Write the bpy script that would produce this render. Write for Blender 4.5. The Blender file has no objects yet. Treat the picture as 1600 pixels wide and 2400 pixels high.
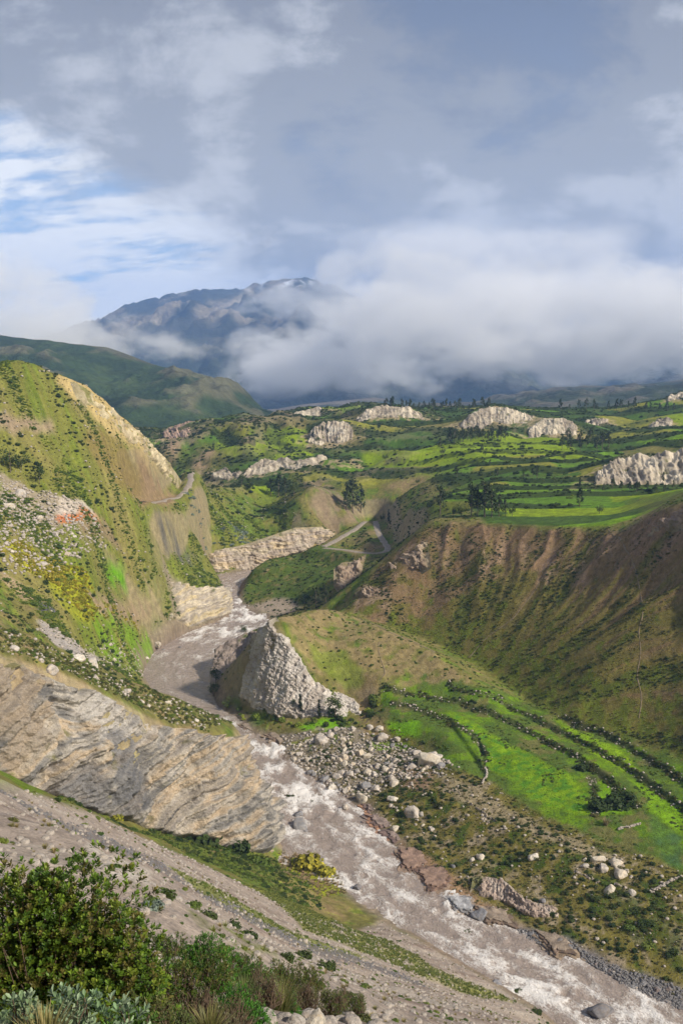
import bpy, math, random
import numpy as np
from mathutils import Vector, Matrix
from mathutils.geometry import delaunay_2d_cdt

# ------------------------------------------------------------------ camera, world, sun, exposure
scene = bpy.context.scene
FPX = 2352 * 35.0 / 36.0                     # focal length in units of a 1568 x 2352 picture
PITCH = math.atan(326.0 / FPX)
CP, SP = math.cos(PITCH), math.sin(PITCH)
cam_data = bpy.data.cameras.new('camera')
cam = bpy.data.objects.new('camera', cam_data)
scene.collection.objects.link(cam)
cam_data.sensor_fit = 'VERTICAL'
cam_data.sensor_height = 36.0
cam_data.sensor_width = 24.0
cam_data.lens = 35.0
cam_data.clip_start = 0.2
cam_data.clip_end = 60000.0
cam.location = (0, 0, 0)
cam.rotation_euler = (math.pi / 2 - PITCH, 0, 0)
scene.camera = cam

SUN_EL, SUN_AZ = math.radians(37), math.radians(120)     # azimuth clockwise from +Y (view direction): right, slightly behind
sun_dir = Vector((math.sin(SUN_AZ) * math.cos(SUN_EL), math.cos(SUN_AZ) * math.cos(SUN_EL), math.sin(SUN_EL)))
sd = bpy.data.lights.new('sun', 'SUN')
sd.energy = 4.9
sd.angle = math.radians(3.0)
sd.color = (1.0, 0.91, 0.77)
sun = bpy.data.objects.new('sun', sd)
sun.rotation_euler = (-sun_dir).to_track_quat('-Z', 'Y').to_euler()
scene.collection.objects.link(sun)


def N(nt, typ, loc=None, **kw):
    n = nt.nodes.new(typ)
    for k, v in kw.items():
        if k == 'ins':
            for i, val in v.items():
                n.inputs[i].default_value = val
        else:
            setattr(n, k, v)
    return n


def build_world():
    w = bpy.data.worlds.new('World')
    scene.world = w
    w.use_nodes = True
    nt = w.node_tree
    nt.nodes.clear()
    L = nt.links.new
    out = N(nt, 'ShaderNodeOutputWorld')
    sky = N(nt, 'ShaderNodeTexSky', sky_type='NISHITA', sun_disc=False, sun_elevation=SUN_EL,
            sun_rotation=SUN_AZ, altitude=3300.0, air_density=1.0, dust_density=0.8, ozone_density=1.5)
    bg_sky = N(nt, 'ShaderNodeBackground', ins={1: 0.12})
    L(sky.outputs[0], bg_sky.inputs[0])
    tc = N(nt, 'ShaderNodeTexCoord')
    nrm = N(nt, 'ShaderNodeVectorMath', operation='NORMALIZE')
    L(tc.outputs['Generated'], nrm.inputs[0])
    sep = N(nt, 'ShaderNodeSeparateXYZ')
    L(nrm.outputs[0], sep.inputs[0])

    def math_(op, a, b=None, c=None, clamp=False):
        m = N(nt, 'ShaderNodeMath', operation=op, use_clamp=clamp)
        for i, v in enumerate((a, b, c)):
            if v is None:
                continue
            if isinstance(v, (int, float)):
                m.inputs[i].default_value = v
            else:
                L(v, m.inputs[i])
        return m.outputs[0]

    def ramp(val, a, b, lo=0.0, hi=1.0):
        m = N(nt, 'ShaderNodeMapRange', interpolation_type='SMOOTHSTEP')
        L(val, m.inputs[0])
        m.inputs[1].default_value, m.inputs[2].default_value = a, b
        m.inputs[3].default_value, m.inputs[4].default_value = lo, hi
        return m.outputs[0]

    def mix(f, a, b):
        m = N(nt, 'ShaderNodeMix', data_type='RGBA')
        if isinstance(f, (int, float)):
            m.inputs[0].default_value = f
        else:
            L(f, m.inputs[0])
        for i, v in ((6, a), (7, b)):
            if isinstance(v, tuple):
                m.inputs[i].default_value = (*v, 1)
            else:
                L(v, m.inputs[i])
        return m.outputs[2]

    # cloud deck coordinates: the direction carried out towards a flat layer
    zz = math_('ADD', math_('MAXIMUM', sep.outputs[2], -0.1), 0.38)
    px = math_('DIVIDE', sep.outputs[0], zz)
    py = math_('DIVIDE', sep.outputs[1], zz)
    comb = N(nt, 'ShaderNodeCombineXYZ')
    L(px, comb.inputs[0]); L(py, comb.inputs[1])

    def noise(scale, detail, rough, off, dist=0.0, stretch=(1, 1, 1), rot=0.0):
        mp = N(nt, 'ShaderNodeMapping')
        mp.inputs[1].default_value = off
        mp.inputs[2].default_value = (0, 0, rot)
        mp.inputs[3].default_value = stretch
        L(comb.outputs[0], mp.inputs[0])
        n = N(nt, 'ShaderNodeTexNoise', ins={2: scale, 3: detail, 4: rough, 8: dist})
        L(mp.outputs[0], n.inputs[0])
        return n.outputs[0]

    soft = noise(1.7, 3, 0.5, (7.7, 3.4, 2.0))
    mid = noise(4.2, 6, 0.6, (1.2, 0.3, 2.0), dist=0.25, stretch=(1.0, 0.8, 1))
    fine = noise(5.6, 6, 0.6, (9.2, 4.1, 5.0), dist=0.2, stretch=(0.6, 1.5, 1), rot=0.35)
    el = sep.outputs[2]
    # edge of the overcast: it clears low towards the west (left of the view)
    edge = math_('SUBTRACT', 0.085, math_('ADD', el, math_('MULTIPLY', sep.outputs[0], 0.513)))
    edge = math_('ADD', edge, math_('MULTIPLY', math_('SUBTRACT', mid, 0.5), 0.16))
    clear = ramp(edge, -0.012, 0.075)
    # overcast deck: thinner in places, darker overhead
    thin = math_('MULTIPLY', ramp(math_('ADD', soft, math_('MULTIPLY', mid, 0.7)), 0.80, 0.62), 0.75)
    tone = math_('ADD', math_('MULTIPLY', math_('SUBTRACT', mid, 0.5), 1.6), math_('MULTIPLY', math_('SUBTRACT', soft, 0.5), 1.7))
    tone = math_('ADD', tone, math_('MULTIPLY', math_('SUBTRACT', fine, 0.5), 0.55))
    up = ramp(el, 0.13, 0.46)
    grey = mix(up, (0.365, 0.38, 0.405), (0.165, 0.18, 0.225))
    light = mix(up, (0.52, 0.53, 0.55), (0.42, 0.435, 0.475))
    dark = mix(up, (0.28, 0.305, 0.355), (0.105, 0.125, 0.18))
    c1 = mix(ramp(tone, 0.05, 0.34), grey, light)
    deck = mix(ramp(tone, -0.05, -0.34), c1, dark)
    # broken high cloud in the clearing
    low = ramp(el, 0.20, 0.06)
    cir = ramp(math_('ADD', math_('ADD', fine, math_('MULTIPLY', math_('SUBTRACT', mid, 0.5), 0.35)), math_('MULTIPLY', low, 0.10)), 0.40, 0.58)
    cirrus = mix(cir, (0.36, 0.47, 0.63), (0.86, 0.87, 0.88))
    veil = math_('ADD', math_('MULTIPLY', cir, 0.55), 0.42)
    # deck over clearing, clearing over blue
    c3 = mix(clear, deck, cirrus)
    cover = math_('ADD', math_('MULTIPLY', clear, veil), math_('MULTIPLY', math_('SUBTRACT', 1.0, clear), math_('SUBTRACT', 1.0, math_('MULTIPLY', thin, 0.22))), clamp=True)
    bg_cl = N(nt, 'ShaderNodeBackground', ins={1: 1.0})
    L(c3, bg_cl.inputs[0])
    ms = N(nt, 'ShaderNodeMixShader')
    L(cover, ms.inputs[0]); L(bg_sky.outputs[0], ms.inputs[1]); L(bg_cl.outputs[0], ms.inputs[2])
    L(ms.outputs[0], out.inputs[0])
    w.cycles.sampling_method = 'MANUAL'
    w.cycles.sample_map_resolution = 256


build_world()
scene.view_settings.view_transform = 'Standard'
scene.view_settings.look = 'None'
scene.view_settings.exposure = 0.34
scene.view_settings.gamma = 1.0
scene.view_settings.use_curve_mapping = False
cy = scene.cycles
cy.max_bounces = 8
cy.diffuse_bounces = 2
cy.glossy_bounces = 2
cy.transmission_bounces = 2
cy.volume_bounces = 6
cy.transparent_max_bounces = 8
cy.use_denoising = True
try:
    cy.denoiser = 'OPENIMAGEDENOISE'
except Exception:
    pass
cy.sample_clamp_indirect = 4.0
cy.use_adaptive_sampling = True
cy.adaptive_threshold = 0.02

# ------------------------------------------------------------------ helpers
COL = scene.collection
rng = np.random.default_rng(7)
random.seed(7)
F32 = np.float32


def ray(u, v):
    x = (u - 784.0) / FPX
    y = -(v - 1176.0) / FPX
    return x, CP + y * SP, -SP + y * CP


def P(u, v, Y):
    X, Yd, Z = ray(u, v)
    k = Y / Yd
    return (X * k, Y, Z * k)


def W(u, v, z):
    X, Yd, Z = ray(u, v)
    k = z / Z
    return (X * k, Yd * k, z)


_perm = np.random.default_rng(3).permutation(256).astype(np.int32)
_perm = np.concatenate([_perm, _perm, _perm])
_g2 = np.stack([np.cos(np.arange(256) * 2 * np.pi / 256 * 37), np.sin(np.arange(256) * 2 * np.pi / 256 * 37)], 1).astype(F32)
_g3 = np.random.default_rng(5).normal(size=(256, 3)).astype(F32)
_g3 /= np.linalg.norm(_g3, axis=1, keepdims=True)


def pn2(x, y, seed=0):
    x = np.asarray(x, F32) + seed * 17.31
    y = np.asarray(y, F32) + seed * 9.77
    xi = np.floor(x); yi = np.floor(y)
    fx = x - xi; fy = y - yi
    xi = xi.astype(np.int32) & 255; yi = yi.astype(np.int32) & 255
    u = fx * fx * fx * (fx * (fx * 6 - 15) + 10)
    v = fy * fy * fy * (fy * (fy * 6 - 15) + 10)
    a = _perm[xi] + yi; b = _perm[xi + 1] + yi

    def g(h, dx, dy):
        q = _g2[_perm[h]]
        return q[..., 0] * dx + q[..., 1] * dy
    n0 = g(a, fx, fy); n1 = g(b, fx - 1, fy)
    n2 = g(a + 1, fx, fy - 1); n3 = g(b + 1, fx - 1, fy - 1)
    n0 = n0 + u * (n1 - n0); n2 = n2 + u * (n3 - n2)
    return 1.5 * (n0 + v * (n2 - n0))


def pn3(x, y, z, seed=0):
    x = np.asarray(x, F32) + seed * 13.7; y = np.asarray(y, F32) + seed * 5.1; z = np.asarray(z, F32) + seed * 3.3
    xi = np.floor(x); yi = np.floor(y); zi = np.floor(z)
    fx = x - xi; fy = y - yi; fz = z - zi
    xi = xi.astype(np.int32) & 255; yi = yi.astype(np.int32) & 255; zi = zi.astype(np.int32) & 255
    u = fx * fx * (3 - 2 * fx); v = fy * fy * (3 - 2 * fy); w = fz * fz * (3 - 2 * fz)
    out = 0
    for cx in (0, 1):
        ax = _perm[xi + cx]
        for cyy in (0, 1):
            ay = _perm[ax + yi + cyy]
            for cz in (0, 1):
                q = _g3[_perm[ay + zi + cz]]
                d = q[..., 0] * (fx - cx) + q[..., 1] * (fy - cyy) + q[..., 2] * (fz - cz)
                wt = (u if cx else 1 - u) * (v if cyy else 1 - v) * (w if cz else 1 - w)
                out = out + d * wt
    return 1.6 * out


def fbm2(x, y, octv=4, seed=0, gain=0.5):
    a, s = 1.0, 0
    for i in range(octv):
        s = s + a * pn2(x, y, seed + i)
        x = x * 2.03; y = y * 2.03; a *= gain
    return s


def fbm3(x, y, z, octv=4, seed=0, gain=0.5):
    a, s = 1.0, 0
    for i in range(octv):
        s = s + a * pn3(x, y, z, seed + i)
        x = x * 2.03; y = y * 2.03; z = z * 2.03; a *= gain
    return s


def sstep(x, a, b):
    t = np.clip((x - a) / (b - a), 0, 1)
    return t * t * (3 - 2 * t)


def lerpc(c, target, m):
    m = np.asarray(m)[..., None]
    return c * (1 - m) + np.asarray(target, F32) * m


def mesh_np(name, verts, faces, mat, cols=None, uv=None, smooth=True, extra=None):
    """mesh from numpy arrays; faces (n,3) or (n,4) int"""
    me = bpy.data.meshes.new(name)
    verts = np.asarray(verts, F32); faces = np.asarray(faces, np.int32)
    k = faces.shape[1]
    me.vertices.add(len(verts)); me.vertices.foreach_set('co', verts.ravel())
    me.loops.add(faces.size); me.loops.foreach_set('vertex_index', faces.ravel())
    me.polygons.add(len(faces))
    me.polygons.foreach_set('loop_start', np.arange(0, faces.size, k, dtype=np.int32))
    me.polygons.foreach_set('loop_total', np.full(len(faces), k, np.int32))
    me.polygons.foreach_set('use_smooth', np.full(len(faces), smooth, bool))
    me.update(calc_edges=True)
    if cols is not None:
        at = me.attributes.new('Col', 'FLOAT_COLOR', 'POINT')
        c4 = np.ones((len(verts), 4), F32); c4[:, :3] = np.clip(cols, 0.0, 1.0)
        at.data.foreach_set('color', c4.ravel())
    if uv is not None:
        l = me.uv_layers.new(name='UVMap')
        l.data.foreach_set('uv', np.asarray(uv, F32)[faces.ravel()].ravel())
    if extra:
        for nm, arr in extra.items():
            at = me.attributes.new(nm, 'FLOAT', 'POINT')
            at.data.foreach_set('value', np.asarray(arr, F32).ravel())
    if mat is not None:
        me.materials.append(mat)
    return me


def link(name, me, label=None, cat=None, group=None, kind=None, parent=None, loc=None):
    o = bpy.data.objects.new(name, me)
    COL.objects.link(o)
    if label: o['label'] = label
    if cat: o['category'] = cat
    if group: o['group'] = group
    if kind: o['kind'] = kind
    if parent is not None: o.parent = parent
    if loc is not None: o.location = loc
    return o


def empty(name, loc, label=None, cat=None, group=None):
    return link(name, None, label, cat, group, None, None, loc)


def new_mat(name):
    m = bpy.data.materials.new(name)
    m.use_nodes = True
    nt = m.node_tree
    nt.nodes.clear()
    out = N(nt, 'ShaderNodeOutputMaterial')
    return m, nt, out


def ground_mat(name, scales=((0.35, 6), (4.0, 5)), var=(0.5, 0.4), bump=0.5, bump_scale=1.2, bump_dist=0.4, rough=0.95, hue=0.05):
    m, nt, out = new_mat(name)
    L = nt.links.new
    b = N(nt, 'ShaderNodeBsdfPrincipled', ins={'Roughness': rough})
    b.inputs['Specular IOR Level'].default_value = 0.15
    at = N(nt, 'ShaderNodeAttribute', attribute_name='Col')
    tc = N(nt, 'ShaderNodeTexCoord')
    col = at.outputs[0]
    for (s, d), va in zip(scales, var):
        n = N(nt, 'ShaderNodeTexNoise', ins={2: s, 3: d, 4: 0.62})
        L(tc.outputs['Object'], n.inputs[0])
        r = N(nt, 'ShaderNodeMapRange')
        L(n.outputs[0], r.inputs[0])
        r.inputs[1].default_value, r.inputs[2].default_value = 0.25, 0.75
        r.inputs[3].default_value, r.inputs[4].default_value = 1 - va, 1 + va
        mx = N(nt, 'ShaderNodeMix', data_type='RGBA', blend_type='MULTIPLY')
        mx.inputs[0].default_value = 1.0
        L(col, mx.inputs[6]); L(r.outputs[0], mx.inputs[7])
        col = mx.outputs[2]
    n = N(nt, 'ShaderNodeTexNoise', ins={2: bump_scale, 3: 8, 4: 0.65})
    L(tc.outputs['Object'], n.inputs[0])
    bp = N(nt, 'ShaderNodeBump', ins={0: bump, 1: bump_dist})
    L(n.outputs[0], bp.inputs['Height'])
    L(col, b.inputs['Base Color']); L(bp.outputs[0], b.inputs['Normal'])
    L(b.outputs[0], out.inputs[0])
    return m

# ------------------------------------------------------------------ terrain: breaklines -> triangulated surface -> fine grid
WZ = -120.0                                   # river level
LB = [W(u, v, WZ) for u, v in [(1345, 2420), (1250, 2322), (1160, 2266), (1030, 2190), (950, 2142), (870, 2092), (800, 2040), (757, 1990),
      (700, 1962), (645, 1942), (626, 1880), (612, 1830), (588, 1770), (562, 1700)]]
LB += [W(u, v, WZ) for u, v in [(455, 1652), (360, 1600), (325, 1555), (338, 1522), (355, 1495), (430, 1453), (490, 1430), (526, 1412),
      (528, 1390), (513, 1352), (478, 1336), (500, 1322), (560, 1312), (650, 1288)]]
RB = [W(u, v, WZ) for u, v in [(1640, 2355), (1500, 2295), (1420, 2255), (1340, 2203), (1260, 2182), (1200, 2150), (1160, 2125), (1090, 2100), (1010, 2050),
      (950, 1990), (905, 1945), (852, 1895), (835, 1860), (790, 1830), (720, 1790), (662, 1747), (630, 1702), (575, 1685), (545, 1655),
      (500, 1620), (483, 1580), (490, 1545), (540, 1500), (600, 1450), (614, 1414), (590, 1408), (560, 1393), (546, 1376), (553, 1348), (600, 1328),
      (670, 1306)]]
LB = [(-60 + 0, 0, 0)][:0] + LB
lines, pts = [], []
def BL(*p, z=None): lines.append([P(*q) if len(q) == 3 and z is None else q for q in p])
def PT(*p): pts.extend(P(*q) for q in p)
def XYZ(*p): pts.extend(p)

lines.append([(x, y, WZ - 0.25) for x, y, z in LB])
lines.append([(x, y, WZ - 0.25) for x, y, z in RB])
# river bed: halfway between the banks
for i in range(1, 11):
    pass
for u, v in [(1450, 2420), (1290, 2260), (1130, 2190), (1000, 2100), (900, 2020), (790, 1940), (720, 1870), (660, 1790), (590, 1700), (520, 1652),
             (420, 1580), (430, 1500), (520, 1460), (560, 1420), (533, 1370)]:
    x, y, z = W(u, v, WZ); pts.append((x, y, -122.5))

# foreground scree slope under the viewer
XYZ((-3, 2.2, -1.8), (0, 2.2, -1.8), (3, 2.2, -2.0), (-12, 2.2, 1.5), (-40, 2, 14), (10, 2.2, -5), (30, 2, -22), (90, 2, -85), (-14, 9, -1.2), (-3.0, 7.5, -5.4),
    (0.0, 7.5, -5.9), (2.5, 7.5, -6.6), (-60, 60, 8), (-110, 110, 6), (-150, 200, 0), (-6.0, 14, -7.2), (-1.0, 14, -9.8))
PT((600, 2330, 16), (800, 2352, 25), (1000, 2352, 60), (1200, 2352, 132), (330, 2010, 45), (150, 1900, 60), (0, 1850, 62), (0, 2050, 26), (300, 2200, 22), (500, 2250, 35),
   (400, 2080, 80), (600, 2160, 105), (800, 2230, 130), (1000, 2270, 155), (1100, 2330, 152), (700, 2300, 60), (900, 2170, 178), (1000, 2208, 178),
   (200, 1960, 70), (-200, 1750, 70), (-300, 1900, 40), (850, 2260, 105), (500, 2120, 92))
# upper edge of the scree (its skyline against the gully)
BL((-300, 1640, 110), (-120, 1735, 98), (0, 1790, 95), (120, 1832, 104), (200, 1860, 112), (350, 1930, 142), (500, 2000, 170), (620, 2060, 190), (740, 2112, 197))
PT((650, 1990, 228), (750, 2045, 216), (560, 1985, 214))
# layered cliff: foot, brow and ridge crest
BL((-250, 1700, 175), (0, 1800, 186), (130, 1842, 197), (250, 1880, 207), (430, 1925, 221), (560, 1955, 229), (632, 1968, 234))
CLIFF_FOOT = lines[-1]
BL((-250, 1430, 185), (0, 1500, 197), (130, 1545, 208), (260, 1600, 220), (380, 1665, 230), (470, 1690, 239), (545, 1690, 252))
CLIFF_BROW = lines[-1]
BL((-250, 1330, 205), (0, 1428, 217), (60, 1450, 222), (130, 1488, 228), (220, 1530, 236), (330, 1575, 246), (430, 1610, 254), (545, 1664, 264))
# gully behind the ridge
XYZ(P(0, 1470, 262), P(150, 1545, 285), P(300, 1620, 300), P(430, 1655, 318))
BL((-200, 1330, 300), (0, 1405, 292), (100, 1440, 318), (180, 1480, 338), (250, 1515, 352), (320, 1535, 378))
PT((100, 1380, 338), (230, 1460, 362), (320, 1470, 398), (300, 1440, 402))
# left hill
BL((-400, 780, 420), (-150, 850, 445), (0, 830, 468), (50, 809, 474), (120, 842, 482), (200, 880, 492), (260, 930, 512), (330, 990, 542), (390, 1050, 575), (427, 1108, 596))
HILL_CREST = lines[-1]
PT((-250, 1050, 380), (-250, 1250, 320), (0, 950, 432), (0, 1080, 404), (0, 1200, 372), (0, 1300, 345), (200, 1000, 457), (200, 1100, 432), (200, 1200, 406), (200, 1280, 387), (200, 1400, 362),
   (330, 1080, 500), (330, 1150, 472), (330, 1250, 441), (330, 1350, 426), (400, 1412, 428), (100, 1010, 440), (100, 1250, 375), (270, 1020, 480), (410, 1150, 556), (430, 1200, 520))
# behind the hill
XYZ((-230, 560, -40), (-150, 640, -70), (-100, 720, -95), (-260, 470, -10), (-400, 600, -30))
# nose of the left bank above the narrows
BL((395, 1330, 468), (450, 1338, 476), (505, 1345, 490), (512, 1342, 520))
NOSE_TOP = lines[-1]
PT((380, 1260, 478), (430, 1290, 505), (450, 1230, 560))
# tan cliff of the far bank
BL((425, 1268, 588), (500, 1262, 596), (560, 1250, 602), (620, 1232, 606), (680, 1213, 612), (745, 1210, 622), (770, 1235, 640))
TAN_TOP = lines[-1]
BL((450, 1322, 583), (520, 1314, 590), (600, 1300, 598), (680, 1275, 606), (760, 1254, 618))
PT((560, 1200, 640), (600, 1160, 690), (480, 1130, 640), (640, 1185, 645), (540, 1120, 705), (640, 1128, 705), (720, 1108, 655), (690, 1150, 642), (770, 1165, 650), (835, 1210, 640),
   (800, 1160, 665), (770, 1125, 690), (820, 1100, 730), (450, 1150, 615), (860, 1182, 650), (860, 1150, 645), (860, 1100, 705), (860, 1050, 790), (900, 1010, 850), (930, 1170, 555), (945, 1120, 630))
XYZ(P(445, 1125, 700), P(450, 1110, 780))
# green knoll inside the bend
BL((572, 1300, 548), (600, 1283, 565), (680, 1262, 582), (740, 1262, 585), (800, 1275, 545))
PT((556, 1340, 528), (600, 1340, 530), (640, 1380, 498), (690, 1392, 486), (740, 1340, 500), (700, 1310, 535), (760, 1380, 468), (830, 1262, 548), (862, 1225, 592), (900, 1262, 532), (862, 1200, 640))
# rock fin and its hill
BL((498, 1490, 392), (560, 1456, 400), (588, 1442, 404))
BL((590, 1452, 352), (625, 1416, 344), (680, 1490, 336), (722, 1560, 329), (800, 1600, 326), (830, 1617, 322))
FIN_TOP = lines[-1]
BL((545, 1600, 346), (600, 1642, 328), (640, 1655, 321), (720, 1648, 317), (800, 1648, 315), (838, 1632, 318))
FIN_FOOT = lines[-1]
BL((625, 1414, 348), (700, 1402, 362), (750, 1395, 376), (810, 1418, 366), (880, 1442, 354), (950, 1472, 343), (1020, 1512, 330), (1100, 1572, 317))
PT((850, 1500, 338), (870, 1570, 322), (800, 1540, 332), (760, 1480, 345), (960, 1540, 328), (560, 1520, 380))
XYZ(P(640, 1440, 420), P(700, 1420, 425), P(760, 1415, 420))
# crater wall: foot, middle, brow, rim
BL((795, 1412, 396), (860, 1432, 388), (950, 1462, 378), (1020, 1492, 364), (1100, 1535, 346), (1200, 1602, 318), (1300, 1660, 292), (1450, 1702, 273), (1568, 1742, 255), (1700, 1780, 235))
PT((1000, 1350, 402), (1200, 1400, 362), (1400, 1500, 311), (1568, 1500, 298), (900, 1330, 410), (960, 1270, 417), (1100, 1300, 397), (1300, 1350, 360), (1450, 1350, 337), (1568, 1330, 324))
BL((795, 1400, 404), (820, 1350, 418), (870, 1290, 432), (925, 1245, 433), (985, 1199, 431), (1080, 1199, 419), (1180, 1201, 410), (1290, 1207, 397), (1375, 1205, 385), (1430, 1215, 370), (1480, 1185, 362), (1568, 1148, 350), (1700, 1095, 335))
RIM = lines[-1]
BL((985, 1191, 440), (1080, 1190, 428), (1180, 1192, 420), (1290, 1196, 409), (1400, 1190, 402), (1480, 1165, 400), (1600, 1118, 392))
XYZ((P(820, 1330, 462)), (P(870, 1265, 470)[0], 475, -93), (P(930, 1210, 490)[0], 495, -90), (P(950, 1200, 560)[0], 570, -84))
# valley floor terraces between crater and river
PT(*[])
for u, v, z in [(900, 1590, -106.5), (1000, 1600, -106.5), (900, 1640, -109), (1000, 1680, -109), (1150, 1650, -107), (1150, 1740, -109.5), (1300, 1760, -108), (1300, 1850, -110),
                (1450, 1800, -107.5), (1450, 1900, -109.5), (1568, 1850, -107), (1568, 1950, -109.5), (1700, 1900, -106), (850, 1660, -112), (1060, 1740, -110.5), (800, 1660, -114), (720, 1672, -116)]:
    pts.append(W(u, v, z))
lines.append([W(u, v, z) for u, v, z in [(1040, 1770, -111.3), (1100, 1780, -111), (1200, 1850, -111.4), (1300, 1905, -111.5), (1420, 1950, -111.5), (1568, 2010, -111), (1700, 2050, -110)]])
lines.append([W(u, v, z) for u, v, z in [(1000, 1830, -114), (1090, 1880, -114), (1180, 1925, -113.5), (1300, 1985, -113.2), (1400, 2010, -113.2), (1568, 2060, -112.6)]])
SCARP_TOP = [W(u, v, z) for u, v, z in [(1200, 1945, -113.8), (1270, 1962, -113.6), (1340, 2005, -113.5), (1420, 2015, -113.4), (1480, 2030, -113)]]
lines.append([W(u, v, z) for u, v, z in [(940, 1880, -117.6), (1060, 1960, -117.5), (1190, 2010, -117.2), (1300, 2062, -116.5), (1400, 2110, -116), (1568, 2160, -115)]])
for u, v, z in [(880, 1830, -117), (800, 1760, -117.5), (720, 1720, -118), (900, 1760, -115.5), (980, 1720, -113.5), (860, 1700, -115), (660, 1695, -118.5), (1060, 2020, -119),
                (1200, 2085, -118.6), (1400, 2190, -118.6), (1568, 2250, -118.5), (1020, 1980, -118.8)]:
    pts.append(W(u, v, z))
# plateau
for v, zs in [(1150, (None, -66, -63, -61.5, -61)), (1100, (None, -68, -63, -60.5, -60)), (1050, (None, -63.5, -59, -57, -57)), (1010, (None, -55.5, -54, -53.5, -53)), (985, (-52, -50, -50, -50, -49))]:
    for u, z in zip((860, 1000, 1150, 1300, 1420), zs):
        if z is not None: pts.append(W(u, v, z))
for u, v, Y in [(1568, 1130, 470), (1700, 1100, 450), (1568, 1090, 600), (1700, 1040, 560), (1568, 1000, 680), (1500, 980, 850), (1568, 950, 930), (1700, 940, 900), (1568, 902, 1100), (1700, 880, 1100),
                (1500, 935, 1100), (1420, 945, 1080), (1300, 950, 1050), (1200, 955, 1000), (1000, 962, 1000), (900, 985, 930)]:
    PT((u, v, Y))
BL((1362, 1100, 540), (1400, 1072, 552), (1450, 1046, 560), (1510, 1042, 562), (1568, 1030, 560), (1680, 1010, 555))
BL((1362, 1118, 512), (1450, 1118, 516), (1568, 1114, 518), (1680, 1110, 510))
# skyline of the plateau
BL((500, 962, 985), (545, 954, 1000), (640, 951, 1020), (740, 935, 1105), (860, 926, 1170), (950, 936, 1190), (1020, 940, 1210), (1120, 934, 1200), (1230, 940, 1230), (1330, 938, 1240), (1450, 930, 1220), (1568, 905, 1180), (1750, 890, 1150))
# hill across the canyon on the left
PT((470, 1092, 785), (560, 1112, 735), (700, 1100, 722), (765, 1072, 740), (500, 1078, 800), (620, 1052, 802), (700, 1062, 775), (760, 1046, 790),
   (450, 1010, 868), (560, 1000, 862), (660, 1000, 868), (700, 968, 945), (610, 972, 925), (430, 968, 1000), (360, 990, 1000), (400, 1045, 900), (480, 978, 930), (520, 1040, 815), (590, 1030, 825), (760, 1035, 860), (760, 970, 930), (840, 1000, 860))
XYZ((-260, 900, -75), (-330, 1000, -60), (-500, 900, -20), (-330, 1300, -110), (-200, 1400, -120), (-120, 1200, -80), (0, 1500, -120), (300, 1500, -120), (600, 1500, -100), (-600, 1400, -40),
    (-900, 800, 20), (-700, 400, 40), (-300, 200, 30), (-1200, 1500, 0), (1200, 1500, -10), (900, 900, 0), (500, 500, -20), (300, 300, -40), (250, 200, -90), (160, 120, -118), (140, 60, -118), (120, 10, -110),
    (200, 2, -110), (-100, 2, 40), (-1000, 2, 60), (1000, 2, -20), (-2500, 2, 60), (2500, 2, 0), (-2500, 2900, -240), (2500, 2900, -240), (0, 2900, -240), (900, 2900, -240), (-900, 2900, -240), (0, 1900, -170), (700, 1900, -160), (-700, 1900, -170))

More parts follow.
